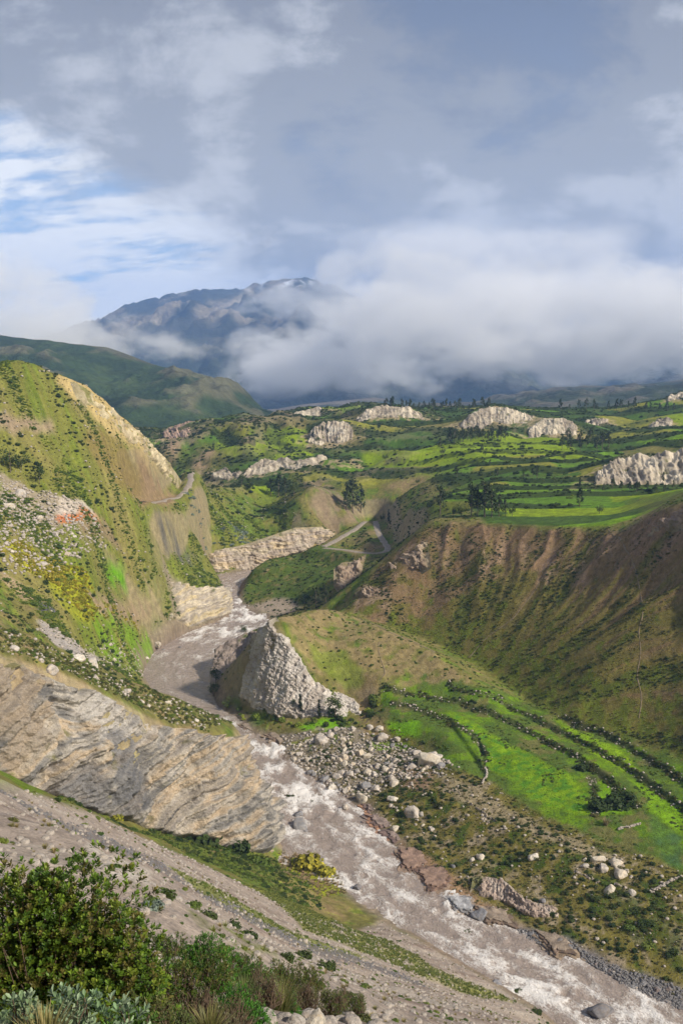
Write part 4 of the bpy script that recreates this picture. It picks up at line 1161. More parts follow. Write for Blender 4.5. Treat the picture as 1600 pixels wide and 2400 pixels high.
# scarps of the bluff above the river
cliff('bluff_scarp', [W(*q) for q in ((1185, 1950, -114.2), (1230, 1945, -113.9), (1270, 1965, -113.9), (1330, 2000, -113.7), (1395, 2020, -113.6), (1470, 2040, -113.2))], [W(*q) for q in ((1190, 1985, -116.6), (1240, 2000, -117), (1290, 2025, -117), (1345, 2062, -117), (1400, 2075, -116.6), (1475, 2080, -115.5))], 180, 44,
      [(0.44, 0.38, 0.33), (0.34, 0.28, 0.23), (0.52, 0.47, 0.42)], 'pale crumbling scarp with hanging turf in the bluff below the green fields', strat=(0.2, 0, 1), lam=1.0, ledge=0.15, flute=0.4, flam=1.3, rock=0.45, rlam=2, out=0.4, ragged=0.15, grit=0.4, big=0.5, seed=47, veg=0.22, streak=0.3, tuck=0.8)
cliff('bluff_scarp', [W(*q) for q in ((1085, 2010, -117), (1120, 2008, -116.8), (1160, 2020, -116.8), (1200, 2060, -117), (1290, 2085, -116.8))], [W(*q) for q in ((1075, 2060, -119.6), (1120, 2068, -119.5), (1160, 2082, -119.4), (1215, 2110, -119.2), (1290, 2125, -119))], 130, 36,
      [(0.42, 0.34, 0.29), (0.35, 0.27, 0.22), (0.5, 0.44, 0.39)], 'low pale scarp at the foot of the bluff beside the reddish ledges', strat=(0.2, 0, 1), lam=1.0, ledge=0.15, flute=0.3, flam=1.3, rock=0.4, rlam=2, out=0.4, ragged=0.15, grit=0.4, big=0.5, seed=49, veg=0.2, streak=0.3, tuck=0.8)
cliff('bluff_scarp', [W(*q) for q in ((1430, 2075, -115.8), (1480, 2085, -115.3), (1530, 2100, -115), (1600, 2115, -114.6))], [W(*q) for q in ((1440, 2120, -118.2), (1490, 2135, -118), (1540, 2150, -117.6), (1600, 2165, -117))], 110, 36,
      [(0.36, 0.30, 0.25), (0.28, 0.22, 0.18), (0.44, 0.38, 0.33)], 'brown eroded scarp at the right edge above the stony shore', strat=(0.2, 0, 1), lam=1.0, ledge=0.15, flute=0.4, flam=1.3, rock=0.5, rlam=2, out=0.4, ragged=0.15, grit=0.4, big=0.5, seed=51, veg=0.2, streak=0.3, tuck=0.8)
cliff('bluff_scarp', [W(*q) for q in ((1015, 1800, -112.2), (1050, 1810, -112.6), (1095, 1850, -113), (1150, 1890, -113.2))], [W(*q) for q in ((1005, 1835, -114.6), (1045, 1850, -115), (1085, 1885, -115.2), (1140, 1920, -115))], 110, 36,
      [(0.38, 0.32, 0.25), (0.30, 0.245, 0.18), (0.46, 0.40, 0.33)], 'tan crumbling scarp below the left corner of the main meadow', strat=(0.2, 0, 1), lam=1.0, ledge=0.15, flute=0.4, flam=1.3, rock=0.5, rlam=2, out=0.35, ragged=0.18, grit=0.4, big=0.5, seed=53, veg=0.28, streak=0.3, tuck=0.8)
# outcrops in the crater wall
for i, (tp, bt_, lb) in enumerate([
    (((875, 1300, 426), (905, 1275, 426), (940, 1250, 424), (975, 1235, 421)), ((880, 1335, 412), (915, 1330, 410), (955, 1320, 408), (985, 1300, 405)), 'broad pale strata outcrop high on the left end of the crater wall'),
    (((812, 1355, 415), (840, 1335, 417), (875, 1345, 411), (905, 1362, 405)), ((815, 1390, 404), (845, 1380, 404), (885, 1392, 399), (908, 1400, 395)), 'pale bedded outcrop low on the left spur of the crater wall'),
    (((1488, 1190, 357), (1520, 1172, 354), (1568, 1152, 348), (1620, 1130, 340)), ((1480, 1225, 350), (1515, 1222, 345), (1568, 1210, 338), (1620, 1200, 330)), 'pale rock brow at the upper right rim of the crater'),
    (((765, 1302, 478), (785, 1286, 483), (812, 1284, 486), (838, 1266, 492)), ((764, 1340, 468), (782, 1366, 459), (806, 1346, 465), (828, 1308, 474)), 'eroded brown rock face between the green knoll and the crater spur'),
]):
    cliff('rock_outcrop', PL(*tp), PL(*bt_), 90, 70, [(0.26, 0.19, 0.135), (0.38, 0.295, 0.22), (0.21, 0.15, 0.105), (0.42, 0.34, 0.26)], lb, 'outcrop', strat=(0.42, 0.0, 0.9), lam=2.4, ledge=0.6, flute=0.4, flam=5,
          rock=0.8, rlam=4, out=0.15, bulge=0.1, ragged=0.3, seed=60 + i, band=0.8, veg=0.12, veg_col=(0.16, 0.125, 0.06), group='rock outcrops of the crater wall')
# pale fins and scarps across the plateau
TAN = [(0.36, 0.30, 0.22), (0.48, 0.42, 0.325), (0.28, 0.235, 0.18), (0.50, 0.45, 0.37)]
for i, (tp, bt_, lb, nx) in enumerate(SCARPS):
    cliff('plateau_scarp', PL(*tp), PL(*bt_), nx, 56, TAN if i != 9 else [(0.30, 0.20, 0.15), (0.38, 0.27, 0.20), (0.26, 0.18, 0.14)], lb, 'scarp', strat=(0.3, 0, 1), lam=5, ledge=0.6, flute=0.5 + 0.35 * (i % 4), flam=4 + 1.7 * (i % 3), rock=1.3, rlam=9, out=1.3, bulge=0.3, ragged=0.09, big=2.2, grit=1.0, glam=5, seed=80 + i,
          band=0.4, streak=0.55, veg=0.22, veg_col=(0.15, 0.145, 0.06), tuck=3.0, group='pale scarps of the plateau')

# ------------------------------------------------------------------ far hills and mountains
M_FAR = ground_mat('far_slopes', scales=((0.006, 8), (0.05, 5)), var=(0.35, 0.35), bump=0.9, bump_scale=0.03, bump_dist=20.0)


def far_loft(name, crest, base, back, nx, ny, cols, amp, lam, seed):
    A = smooth_line(np.array(crest, float), nx, 2); B = smooth_line(np.array(base, float), nx, 2)
    t = np.linspace(0, 1, ny)[:, None, None]
    ease = t ** 0.9
    Pm = A[None] * (1 - ease) + B[None] * ease
    x, y = Pm[..., 0], Pm[..., 1]
    n = 0; a = 1.0
    for o in range(6):
        n = n + a * (1 - 2 * np.abs(pn2(x / lam * 2 ** o, y / (lam * 1.5) * 2 ** o, seed + o)))
        a *= 0.48
    tt = np.broadcast_to(t[..., 0], x.shape)
    env = np.minimum(0.12 + 4 * tt, 1) * np.minimum(0.05 + 3 * (1 - tt), 1)
    Pm = Pm.copy()
    Pm[..., 2] += amp * (n - 0.6) * env
    bk = A + np.array(back)
    V = np.concatenate([bk[None], Pm], 0)
    c = np.zeros(V.shape, F32)
    nn = np.concatenate([n[:1], n], 0); ttt = np.concatenate([tt[:1], tt], 0)
    m1 = fbm2(V[..., 0] / lam * 2.2, V[..., 1] / lam * 2.2, 5, seed + 20)
    c[:] = cols[0]
    c = lerpc(c, cols[1], sstep(m1, -0.1, 0.5))
    c = lerpc(c, cols[2], sstep(nn + 0.6 * m1 - ttt * 0.5, 0.75, 1.3))
    ix = np.arange((ny + 1) * nx).reshape(ny + 1, nx)
    F = np.stack([ix[:-1, :-1], ix[1:, :-1], ix[1:, 1:], ix[:-1, 1:]], -1).reshape(-1, 4)
    return link(name, mesh_np(name, V.reshape(-1, 3), F, M_FAR, c.reshape(-1, 3)), kind='structure')


far_loft('hill', PL((-300, 740, 2400), (0, 772, 2300), (110, 780, 2250), (160, 790, 2200), (250, 802, 2150), (350, 836, 2100), (420, 852, 2050), (490, 868, 2000), (560, 910, 1950), (625, 955, 1900)),
         [(-900, 1250, -60), (-480, 1300, -80)] + PL((250, 1040, 1320), (330, 1020, 1330), (420, 1000, 1380), (500, 985, 1450), (560, 972, 1540), (640, 965, 1660)), (0, 500, -150), 260, 170,
         [(0.035, 0.06, 0.024), (0.055, 0.085, 0.03), (0.12, 0.12, 0.07)], 26, 240, 401)
far_loft('hill', PL((900, 960, 3000), (1080, 940, 3000), (1170, 915, 3100), (1290, 893, 3200), (1400, 888, 3200), (1500, 880, 3150), (1700, 860, 3100), (2000, 840, 3000)),
         PL((860, 955, 1900), (1050, 952, 1900), (1200, 950, 1850), (1400, 945, 1750), (1568, 935, 1650), (1750, 920, 1600), (2000, 910, 1500)), (0, 600, -200), 200, 90,
         [(0.045, 0.06, 0.03), (0.06, 0.08, 0.035), (0.13, 0.12, 0.09)], 22, 300, 421)
far_loft('hill', PL((520, 960, 3300), (600, 945, 3400), (700, 930, 3500), (850, 915, 3600), (1000, 925, 3500), (1100, 950, 3300)),
         [(-900, 2300, -240), (-300, 2300, -240), (100, 2300, -240), (500, 2300, -240)], (0, 600, -200), 160, 70,
         [(0.045, 0.06, 0.035), (0.07, 0.08, 0.045), (0.15, 0.13, 0.10)], 26, 320, 441)
# valley floor behind the plateau, up to the mountain's foot
x_ = np.linspace(-5000, 5000, 60); y_ = np.linspace(1450, 6500, 50)
XX, YY = np.meshgrid(x_, y_)
ZZ = -250 + 12 * fbm2(XX / 500, YY / 500, 3, 5)
ix = np.arange(XX.size).reshape(XX.shape)
F = np.stack([ix[:-1, :-1], ix[:-1, 1:], ix[1:, 1:], ix[1:, :-1]], -1).reshape(-1, 4)
link('valley', mesh_np('valley', np.stack([XX, YY, ZZ], -1).reshape(-1, 3), F, M_FAR, np.full((XX.size, 3), (0.05, 0.07, 0.03), F32)), kind='structure')

# the mountain range
sil = [(-500, 810), (-200, 800), (0, 790), (100, 778), (150, 764), (210, 742), (245, 728), (280, 706), (330, 690), (400, 676), (470, 664), (530, 668), (600, 654), (650, 647), (690, 640), (750, 650), (830, 690), (930, 735), (1100, 742), (1300, 765), (1540, 762), (1900, 760), (2300, 780)]
crest = np.array(PL(*[(u, v, 7600 + 120 * math.sin(i * 1.7)) for i, (u, v) in enumerate(sil)]))
nx, ny = 340, 190
A = resample(crest, nx)
base = np.stack([A[:, 0] * 0.80, np.full(nx, 3700.0), np.full(nx, -260.0)], 1)
t = np.linspace(0, 1, ny)[:, None, None]
Pm = A[None] * (1 - t) + base[None] * t
tt = np.broadcast_to(t[..., 0], Pm.shape[:2])
Hh = (A[:, 2] + 260)[None]
Pm[..., 2] = -260 + Hh * (1 - tt ** 0.8) 
x, y = Pm[..., 0], Pm[..., 1]
n = 0; a = 1.0
wx = x + 180 * fbm2(x / 900, y / 900, 2, 505)
for o in range(7):
    n = n + a * (1 - 2.2 * np.abs(pn2(wx / 1150 * 2 ** o, y / 1900 * 2 ** o, 511 + o))); a *= 0.5
env = np.minimum(0.06 + 3.2 * tt, 1) * np.minimum(0.1 + 3 * (1 - tt), 1)
Pm[..., 2] += 170 * (n - 0.75) * env
Pm[..., 2] += 30 * (1 - np.abs(fbm2(x / 170, y / 260, 5, 530, 0.6)) * 2) * np.minimum(0.5 + 2 * tt, 1)
V = np.concatenate([(A + np.array((0, 1500, -500)))[None], Pm], 0)
m1 = fbm2(V[..., 0] / 420, V[..., 1] / 600, 5, 541)
nn = np.concatenate([n[:1], n], 0)
c = np.zeros(V.shape, F32); c[:] = (0.045, 0.052, 0.04)
c = lerpc(c, (0.11, 0.105, 0.065), sstep(m1, -0.1, 0.6))
c = lerpc(c, (0.26, 0.225, 0.17), sstep(nn * 0.6 + m1, 0.6, 1.2))
c = lerpc(c, (0.04, 0.06, 0.035), sstep(-V[..., 2] + 160 * m1, -260, 60) * 0.8)
snow = sstep(V[..., 2] + 90 * m1, 560, 660) * sstep(fbm2(V[..., 0] / 90, V[..., 1] / 160, 4, 551), 0.0, 0.3)
c = lerpc(c, (0.75, 0.78, 0.82), snow * 0.9)
ix = np.arange((ny + 1) * nx).reshape(ny + 1, nx)
F = np.stack([ix[:-1, :-1], ix[1:, :-1], ix[1:, 1:], ix[:-1, 1:]], -1).reshape(-1, 4)
link('mountain', mesh_np('mountain', V.reshape(-1, 3), F, M_FAR, c.reshape(-1, 3)), kind='structure')

# ------------------------------------------------------------------ cloud banks lying against the mountain, and the air between
def cloud_bank(name, x0, x1, y0, y1, z0, z1, dens, thr, scale, off, shape):
    """a box of air whose density is billowing noise inside a soft rounded envelope"""
    m, nt, out = new_mat(name)
    L = nt.links.new
    def math_(op, a, b=None, c=None, clamp=False):
        q = N(nt, 'ShaderNodeMath', operation=op, use_clamp=clamp)
        for i, v in enumerate((a, b, c)):
            if v is None: continue
            if isinstance(v, (int, float)): q.inputs[i].default_value = v
            else: L(v, q.inputs[i])
        return q.outputs[0]
    tc = N(nt, 'ShaderNodeTexCoord')
    sep = N(nt, 'ShaderNodeSeparateXYZ'); L(tc.outputs['Generated'], sep.inputs[0])
    nz = N(nt, 'ShaderNodeTexNoise', ins={2: scale, 3: 5, 4: 0.62})
    mp = N(nt, 'ShaderNodeMapping'); mp.inputs[1].default_value = off
    k = 1.0 / 1000.0
    mp.inputs[3].default_value = (k * 0.85, k, k * 1.5)
    L(tc.outputs['Object'], mp.inputs[0]); L(mp.outputs[0], nz.inputs[0])
    env = shape(math_, sep, nt, L)
    v = math_('ADD', math_('MULTIPLY_ADD', nz.outputs[0], 2.7, -0.85), env)
    mr = N(nt, 'ShaderNodeMapRange', interpolation_type='SMOOTHSTEP')
    L(v, mr.inputs[0]); mr.inputs[1].default_value, mr.inputs[2].default_value = thr, thr + 0.2
    mr.inputs[3].default_value, mr.inputs[4].default_value = 0.0, dens
    bx_ = math_('MULTIPLY', math_('MINIMUM', sep.outputs[0], math_('SUBTRACT', 1.0, sep.outputs[0])), 9.0, clamp=True)
    by_ = math_('MULTIPLY', math_('MINIMUM', sep.outputs[1], math_('SUBTRACT', 1.0, sep.outputs[1])), 5.0, clamp=True)
    bz_ = math_('MULTIPLY', math_('MINIMUM', sep.outputs[2], math_('SUBTRACT', 1.0, sep.outputs[2])), 7.0, clamp=True)
    den = math_('MULTIPLY', mr.outputs[0], math_('MULTIPLY', bx_, math_('MULTIPLY', by_, bz_)))
    vol = N(nt, 'ShaderNodeVolumePrincipled')
    vol.inputs['Color'].default_value = (1.0, 1.0, 1.0, 1)
    vol.inputs['Anisotropy'].default_value = 0.0
    L(den, vol.inputs['Density'])
    L(vol.outputs[0], out.inputs[1])
    V = [(x, y, z) for x in (x0, x1) for y in (y0, y1) for z in (z0, z1)]
    F = [(0, 1, 3, 2), (4, 6, 7, 5), (0, 4, 5, 1), (2, 3, 7, 6), (0, 2, 6, 4), (1, 5, 7, 3)]
    return link(name, mesh_np(name, V, F, m, smooth=False), kind='stuff')


def bank_shape(pts):
    """envelope over the box: height band that follows the given (x, low, high) stations (all 0..1)"""
    def f(math_, sep, nt, L):
        def curve(k):
            cr = N(nt, 'ShaderNodeValToRGB')
            el = cr.color_ramp.elements
            while len(el) > 1: el.remove(el[0])
            for i, p in enumerate(pts):
                e = el[0] if i == 0 else el.new(p[0])
                e.position = p[0]; e.color = (p[k],) * 3 + (1,)
            cr.color_ramp.interpolation = 'EASE'
            L(sep.outputs[0], cr.inputs[0]); return cr.outputs[0]
        lo, hi = curve(1), curve(2)
        z = sep.outputs[2]
        a = math_('SUBTRACT', z, lo); b = math_('SUBTRACT', hi, z)
        d = math_('MINIMUM', a, b)
        y = math_('MULTIPLY', math_('MINIMUM', sep.outputs[1], math_('SUBTRACT', 1.0, sep.outputs[1])), 1.6)
        x = math_('MULTIPLY', math_('MINIMUM', sep.outputs[0], math_('SUBTRACT', 1.0, sep.outputs[0])), 6.0)
        zb = math_('MULTIPLY', math_('MINIMUM', z, math_('SUBTRACT', 1.0, z)), 8.0)
        e = math_('MINIMUM', math_('MINIMUM', math_('MULTIPLY', d, 2.6), y), math_('MINIMUM', x, zb))
        return math_('SUBTRACT', math_('MINIMUM', math_('MAXIMUM', e, -0.2), 0.46), 0.24)
    return f


# main bank: in front of the range from the middle to the right; a veil on the summit; wisps over the near hill
cloud_bank('cloud_bank', -1500, 2500, 3300, 4900, -160, 620, 0.0055, 0.50, 3.4, (3.3, 0.7, 1.9),
           bank_shape([(0.0, 0.05, -0.3), (0.21, 0.07, -0.05), (0.25, 0.06, 0.20), (0.29, 0.0, 0.38), (0.33, 0.0, 0.40), (0.37, 0.05, 0.58), (0.43, 0.06, 0.72), (0.52, 0.10, 0.74), (0.65, 0.12, 0.76), (0.8, 0.14, 0.72), (1.0, 0.14, 0.72)]))
cloud_bank('cloud_bank', -890, 1690, 5010, 6290, 118, 790, 0.0028, 0.50, 2.6, (1.3, 5.7, 7.9),
           bank_shape([(0.0, 0.3, 0.15), (0.12, 0.28, 0.42), (0.25, 0.25, 0.62), (0.36, 0.05, 0.85), (0.5, -0.1, 1.1), (1.0, -0.1, 1.1)]))
cloud_bank('cloud_bank', -1480, -330, 2380, 3170, -58, 420, 0.0045, 0.50, 4.0, (8.3, 2.7, 4.9),
           bank_shape([(0.0, -0.1, 1.1), (0.35, -0.05, 0.95), (0.55, 0.1, 0.75), (0.8, 0.15, 0.45), (1.0, 0.15, 0.25)]))
hm, nt, out = new_mat('haze')
vol = N(nt, 'ShaderNodeVolumePrincipled')
vol.inputs['Color'].default_value = (0.30, 0.52, 1.0, 1)
vol.inputs['Density'].default_value = 0.00009
nt.links.new(vol.outputs[0], out.inputs[1])
V = [(x, y, z) for x in (-9000, 9000) for y in (-200, 11000) for z in (-560, 900)]
F = [(0, 1, 3, 2), (4, 6, 7, 5), (0, 4, 5, 1), (2, 3, 7, 6), (0, 2, 6, 4), (1, 5, 7, 3)]
link('haze', mesh_np('haze', V, F, hm, smooth=False), kind='stuff')
cy.volume_step_rate = 1.2
cy.volume_max_steps = 256

# ------------------------------------------------------------------ rocks
def ico(sub):
    import bmesh
    bm = bmesh.new(); bmesh.ops.create_icosphere(bm, subdivisions=sub, radius=1.0)
    v = np.array([q.co[:] for q in bm.verts], F32); f = np.array([[q.index for q in p.verts] for p in bm.faces], np.int32)
    bm.free(); return v, f


ICO3, ICO2 = ico(4), ico(2)


def boulder_mesh(name, seed, base, mat, icos=ICO3, cuts=9, facet=0.8):
    r_ = np.random.default_rng(seed)
    v, f = icos
    v = v.copy()
    v *= np.array([1.0, r_.uniform(0.75, 1.0), r_.uniform(0.62, 0.9)], F32)
    for _ in range(cuts):                                   # broken faces
        n = r_.normal(size=3); n /= np.linalg.norm(n)
        d = v @ n; lim = r_.uniform(0.5, 0.85) * np.abs(v @ n).max()
        over = np.clip(d - lim, 0, None)
        v = v - (over * facet)[:, None] * n[None]
    nn = fbm3(v[:, 0] * 1.6 + seed, v[:, 1] * 1.6, v[:, 2] * 1.6, 5, seed % 50, 0.55)
    v = v * (1 + 0.13 * nn)[:, None]
    c = np.tile(np.array(base, F32), (len(v), 1))
    m = fbm3(v[:, 0] * 2.5, v[:, 1] * 2.5, v[:, 2] * 2.5 + seed, 4, 9)
    c = c * (1 + 0.38 * m)[:, None]
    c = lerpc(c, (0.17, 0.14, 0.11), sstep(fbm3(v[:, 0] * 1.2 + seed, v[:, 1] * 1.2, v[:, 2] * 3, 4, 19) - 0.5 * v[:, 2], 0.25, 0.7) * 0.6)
    c = lerpc(c, np.array(base) * np.array((1.1, 0.95, 0.75)), sstep(m, 0.1, 0.6) * 0.6)
    v[:, 2] += 0.35
    return mesh_np(name, v.astype(F32), f, mat, c.astype(F32), smooth=True)


M_STONE = ground_mat('boulder_stone', scales=((1.5, 5), (7.0, 4)), var=(0.22, 0.25), bump=0.7, bump_scale=2.2, bump_dist=0.35, rough=0.85)
PALE_B = [boulder_mesh('pale_boulder_shape', 900 + i, c, M_STONE) for i, c in enumerate([(0.48, 0.43, 0.36), (0.44, 0.40, 0.36), (0.52, 0.47, 0.39), (0.41, 0.37, 0.33), (0.49, 0.42, 0.33)])]
GREY_B = [boulder_mesh('grey_boulder_shape', 930 + i, c, M_STONE, cuts=5) for i, c in enumerate([(0.21, 0.21, 0.225), (0.17, 0.165, 0.175), (0.25, 0.245, 0.25), (0.19, 0.16, 0.155)])]
WHITE_B = [boulder_mesh('white_boulder_shape', 950 + i, c, M_STONE) for i, c in enumerate([(0.52, 0.48, 0.425), (0.47, 0.43, 0.385)])]


def put_boulder(pos, size, me, label, group=None, rz=None, sq=1.0, name='boulder'):
    o = link(name, me, label, 'boulder', group)
    o.location = pos
    o.rotation_euler = (random.uniform(-0.25, 0.25), random.uniform(-0.25, 0.25), random.uniform(0, 6.28) if rz is None else rz)
    o.scale = (size * random.uniform(0.9, 1.15), size * random.uniform(0.85, 1.1), size * sq * random.uniform(0.85, 1.1))
    return o


def px_size(pos, px):                                       # metres for a width in picture units
    return px * math.sqrt(pos.y ** 2 + pos.z ** 2) / FPX


def boulder_px(u, v, px, me, label, group=None, sq=1.0, water=False):
    h = Vector(W(u, v, WZ)) if water else hit(u, v)
    if h is None: return
    s = px_size(h, px) / 2
    put_boulder(Vector((h.x, h.y, h.z - 0.32 * s)), s, me, label, group, None, sq)


# boulders one can single out
for (u, v, px, me, lb, wt) in [
    (1100, 2106, 44, GREY_B[0], 'dark grey boulder alone in the rapids beside the reddish ledges', 1),
    (1378, 2330, 60, GREY_B[1], 'large dark boulder in the river at the bottom of the picture', 1),
    (820, 2042, 24, GREY_B[1], 'round dark boulder at the left edge of the river below the yellow grass', 1),
    (1140, 2262, 26, GREY_B[0], 'low dark stone with foam around it in the lower rapids', 1),
    (692, 1897, 44, GREY_B[2], 'long low grey boulder in the water beside the layered cliff', 1),
    (684, 1872, 26, GREY_B[0], 'grey boulder just upstream of the long low one', 1),
    (622, 1860, 22, GREY_B[2], 'grey stone at the foot of the layered cliff', 1),
    (792, 1856, 22, PALE_B[3], 'tan boulder breaking the water opposite the layered cliff', 1),
    (985, 1752, 66, PALE_B[2], 'largest pale angular boulder at the right side of the boulder field', 0),
    (740, 1702, 32, PALE_B[1], 'grey rounded boulder at the upper edge of the boulder field', 0),
    (872, 1675, 28, PALE_B[0], 'upright tan boulder by the small green meadow', 0),
    (876, 1698, 32, PALE_B[3], 'broad boulder below the upright one by the small meadow', 0),
    (850, 1672, 22, WHITE_B[1], 'whitish boulder left of the upright one', 0),
    (762, 1810, 30, WHITE_B[0], 'white slab of a boulder leaning at the water edge of the boulder field', 0),
    (832, 1835, 36, PALE_B[2], 'pale boulder at the lower tip of the boulder field', 0),
    (905, 1800, 36, PALE_B[0], 'round cracked pale boulder on the lower boulder field', 0),
    (902, 1836, 32, WHITE_B[0], 'white boulder below the round cracked one', 0),
    (905, 1905, 28, PALE_B[0], 'tan round boulder on the dark ledges by the river', 0),
    (950, 1870, 42, PALE_B[3], 'big tan block on the slope above the dark ledges', 0),
    (1105, 1970, 26, PALE_B[0], 'tan boulder on the grassy slope above the reddish ledges', 0),
    (1085, 1975, 18, WHITE_B[1], 'small pale boulder beside the tan one on the grassy slope', 0),
    (1040, 1990, 16, GREY_B[0], 'blue grey stone on the grassy bluff', 0), (1155, 2050, 20, GREY_B[2], 'oblong blue grey stone low on the bluff', 0), (1245, 2070, 18, GREY_B[0], 'upright blue grey stone right of the bluff path', 0),
    (1225, 1968, 32, WHITE_B[0], 'white flat boulder on the brow of the pale scarp', 0),
    (1372, 1975, 34, PALE_B[2], 'pale block at the head of the rock pile above the scarp', 0), (1410, 1985, 36, PALE_B[0], 'tan block right of the pale one in the rock pile', 0),
    (1385, 1995, 26, PALE_B[1], 'broad low block in the middle of the rock pile', 0), (1425, 2010, 40, PALE_B[0], 'wide tan block at the right of the rock pile', 0), (1400, 2045, 40, PALE_B[2], 'large tan slab below the rock pile', 0),
    (1450, 2050, 22, WHITE_B[1], 'small pale stone at the right end of the rock pile', 0), (1345, 1990, 22, WHITE_B[1], 'pale stone at the left end of the rock pile', 0),
    (178, 1512, 34, WHITE_B[0], 'bright white angular boulder on the ridge behind the layered cliff', 0), (212, 1525, 36, WHITE_B[1], 'tan and white block right of the bright white boulder', 0),
    (120, 1540, 34, PALE_B[3], 'pale boulder half buried in scrub on the ridge', 0), (30, 1490, 28, WHITE_B[1], 'pale boulder at the left edge of the scrubby ridge', 0),
    (292, 1590, 22, PALE_B[1], 'boulder among shrubs on the ridge top', 0), (360, 1480, 30, PALE_B[0], 'tan boulder on the green bank below the nose cliff', 0),
    (45, 1135, 30, WHITE_B[1], 'pale block on the rocky talus of the left hill', 0), (90, 1190, 26, PALE_B[0], 'tan block low on the rocky talus of the left hill', 0), (20, 1165, 30, PALE_B[2], 'large pale rock at the left end of the talus', 0),
    (606, 2285, 46, PALE_B[0], 'small tan boulder among the shrubs at the bottom of the picture', 0), (672, 2352, 56, WHITE_B[1], 'pale lilac slab of stone at the bottom edge', 0), (722, 2350, 64, PALE_B[2], 'rough tan boulder right of the pale slab at the bottom edge', 0),
    (780, 2345, 40, PALE_B[0], 'half hidden tan stone at the bottom edge beside the rough boulder', 0), (50, 2352, 70, GREY_B[2], 'grey stone at the bottom left corner under the shrubs', 0),
]:
    boulder_px(u, v, px, me, lb, None, 1.0, bool(wt))


def sample_poly(pxl, n, seed):
    pl = np.array(plan(pxl)); r_ = np.random.default_rng(seed)
    out = []
    lo, hi = pl.min(0), pl.max(0)
    while len(out) < n:
        c = r_.uniform(lo, hi, size=(n * 4, 2))
        m = inside(pl, c[:, 0], c[:, 1])
        out += [tuple(q) for q in c[m]]
    return np.array(out[:n])


def where(u, v, uv):
    """which part of its patch a thing shows in, in picture terms"""
    a = (u - uv[:, 0].min()) / max(np.ptp(uv[:, 0]), 1); b = (v - uv[:, 1].min()) / max(np.ptp(uv[:, 1]), 1)
    h_ = 'left' if a < 0.34 else 'right' if a > 0.66 else 'middle'
    w_ = 'upper' if b < 0.34 else 'lower' if b > 0.66 else ''
    return (w_ + ' ' + h_).strip()


def scatter_boulders(pxl, n, smin, smax, meshes, place_, group, seed, power=2.2, noun='boulder'):
    xy = sample_poly(pxl, n, seed); z = ground_z(xy[:, 0], xy[:, 1])
    r_ = np.random.default_rng(seed + 1)
    uv = np.stack(px_of(xy[:, 0], xy[:, 1], z), 1)
    for (x, y), zz_, (u, v) in zip(xy, z, uv):
        t = r_.uniform() ** power
        s = smin + (smax - smin) * t
        me = meshes[int(r_.integers(len(meshes)))]
        tone = {'p': 'pale', 'g': 'dark grey', 'w': 'whitish'}[me.name[0]]
        big = 'large' if t > 0.55 else 'middling' if t > 0.2 else 'small'
        lb = f'{big} {tone} {noun} at the {where(u, v, uv)} of {place_}'
        put_boulder((x, y, max(zz_, WZ - 0.2) - 0.38 * s), s, me, lb, group)


FIELD = [(640, 1695), (700, 1685), (780, 1672), (900, 1688), (1000, 1735), (1050, 1760), (1010, 1790), (900, 1790), (860, 1835), (830, 1835), (740, 1795), (680, 1760)]
scatter_boulders(FIELD, 112, 0.6, 2.1, PALE_B + GREY_B[2:3] + PALE_B, 'the boulder field beside the rapids', 'boulders of the boulder field', 1001, 1.4)
scatter_boulders([(680, 1755), (790, 1790), (850, 1835), (820, 1845), (740, 1805), (690, 1770)], 22, 0.35, 0.8, GREY_B, 'the cobble edge of the boulder field', 'dark cobbles by the boulder field', 1011, noun='cobble')
scatter_boulders([(1195, 2140), (1300, 2165), (1420, 2225), (1568, 2285), (1568, 2325), (1420, 2252), (1330, 2196), (1240, 2170)], 36, 0.4, 0.95, GREY_B, 'the stony lower right shore', 'dark cobbles of the stony shore', 1021, noun='cobble')
scatter_boulders([(870, 1830), (960, 1850), (1010, 1900), (960, 1910), (900, 1880)], 14, 0.4, 1.1, PALE_B, 'the slope above the dark ledges', 'boulders above the ledges', 1031)
scatter_boulders([(1330, 1960), (1440, 1975), (1460, 2040), (1380, 2030)], 12, 0.4, 0.9, PALE_B, 'the rock pile below the crop field', 'stones of the rock pile', 1041)
scatter_boulders([(630, 1895), (740, 1920), (750, 1975), (660, 1950)], 12, 0.3, 0.8, GREY_B, 'the shallows below the cliff', 'stones in the shallows', 1051)
scatter_boulders([(250, 1470), (340, 1490), (340, 1540), (290, 1560), (240, 1520)], 16, 0.5, 1.3, PALE_B + WHITE_B, 'the green bank behind the scrubby ridge', 'boulders of the green bank', 1061)
scatter_boulders([(360, 1490), (440, 1455), (520, 1425), (540, 1440), (450, 1480), (380, 1510)], 14, 0.4, 1.2, GREY_B, 'the water edge below the nose cliff', 'stones below the nose cliff', 1071)
scatter_boulders([(0, 1455), (130, 1500), (330, 1580), (520, 1660), (470, 1680), (260, 1595), (0, 1490)], 20, 0.35, 1.1, PALE_B + WHITE_B, 'the scrubby ridge on the layered cliff', 'boulders on the ridge top', 1081)
scatter_boulders([(0, 1090), (110, 1130), (170, 1180), (240, 1240), (120, 1330), (0, 1280)], 22, 0.6, 1.8, PALE_B + WHITE_B, 'the talus below the left hill', 'boulders of the left talus', 1091)


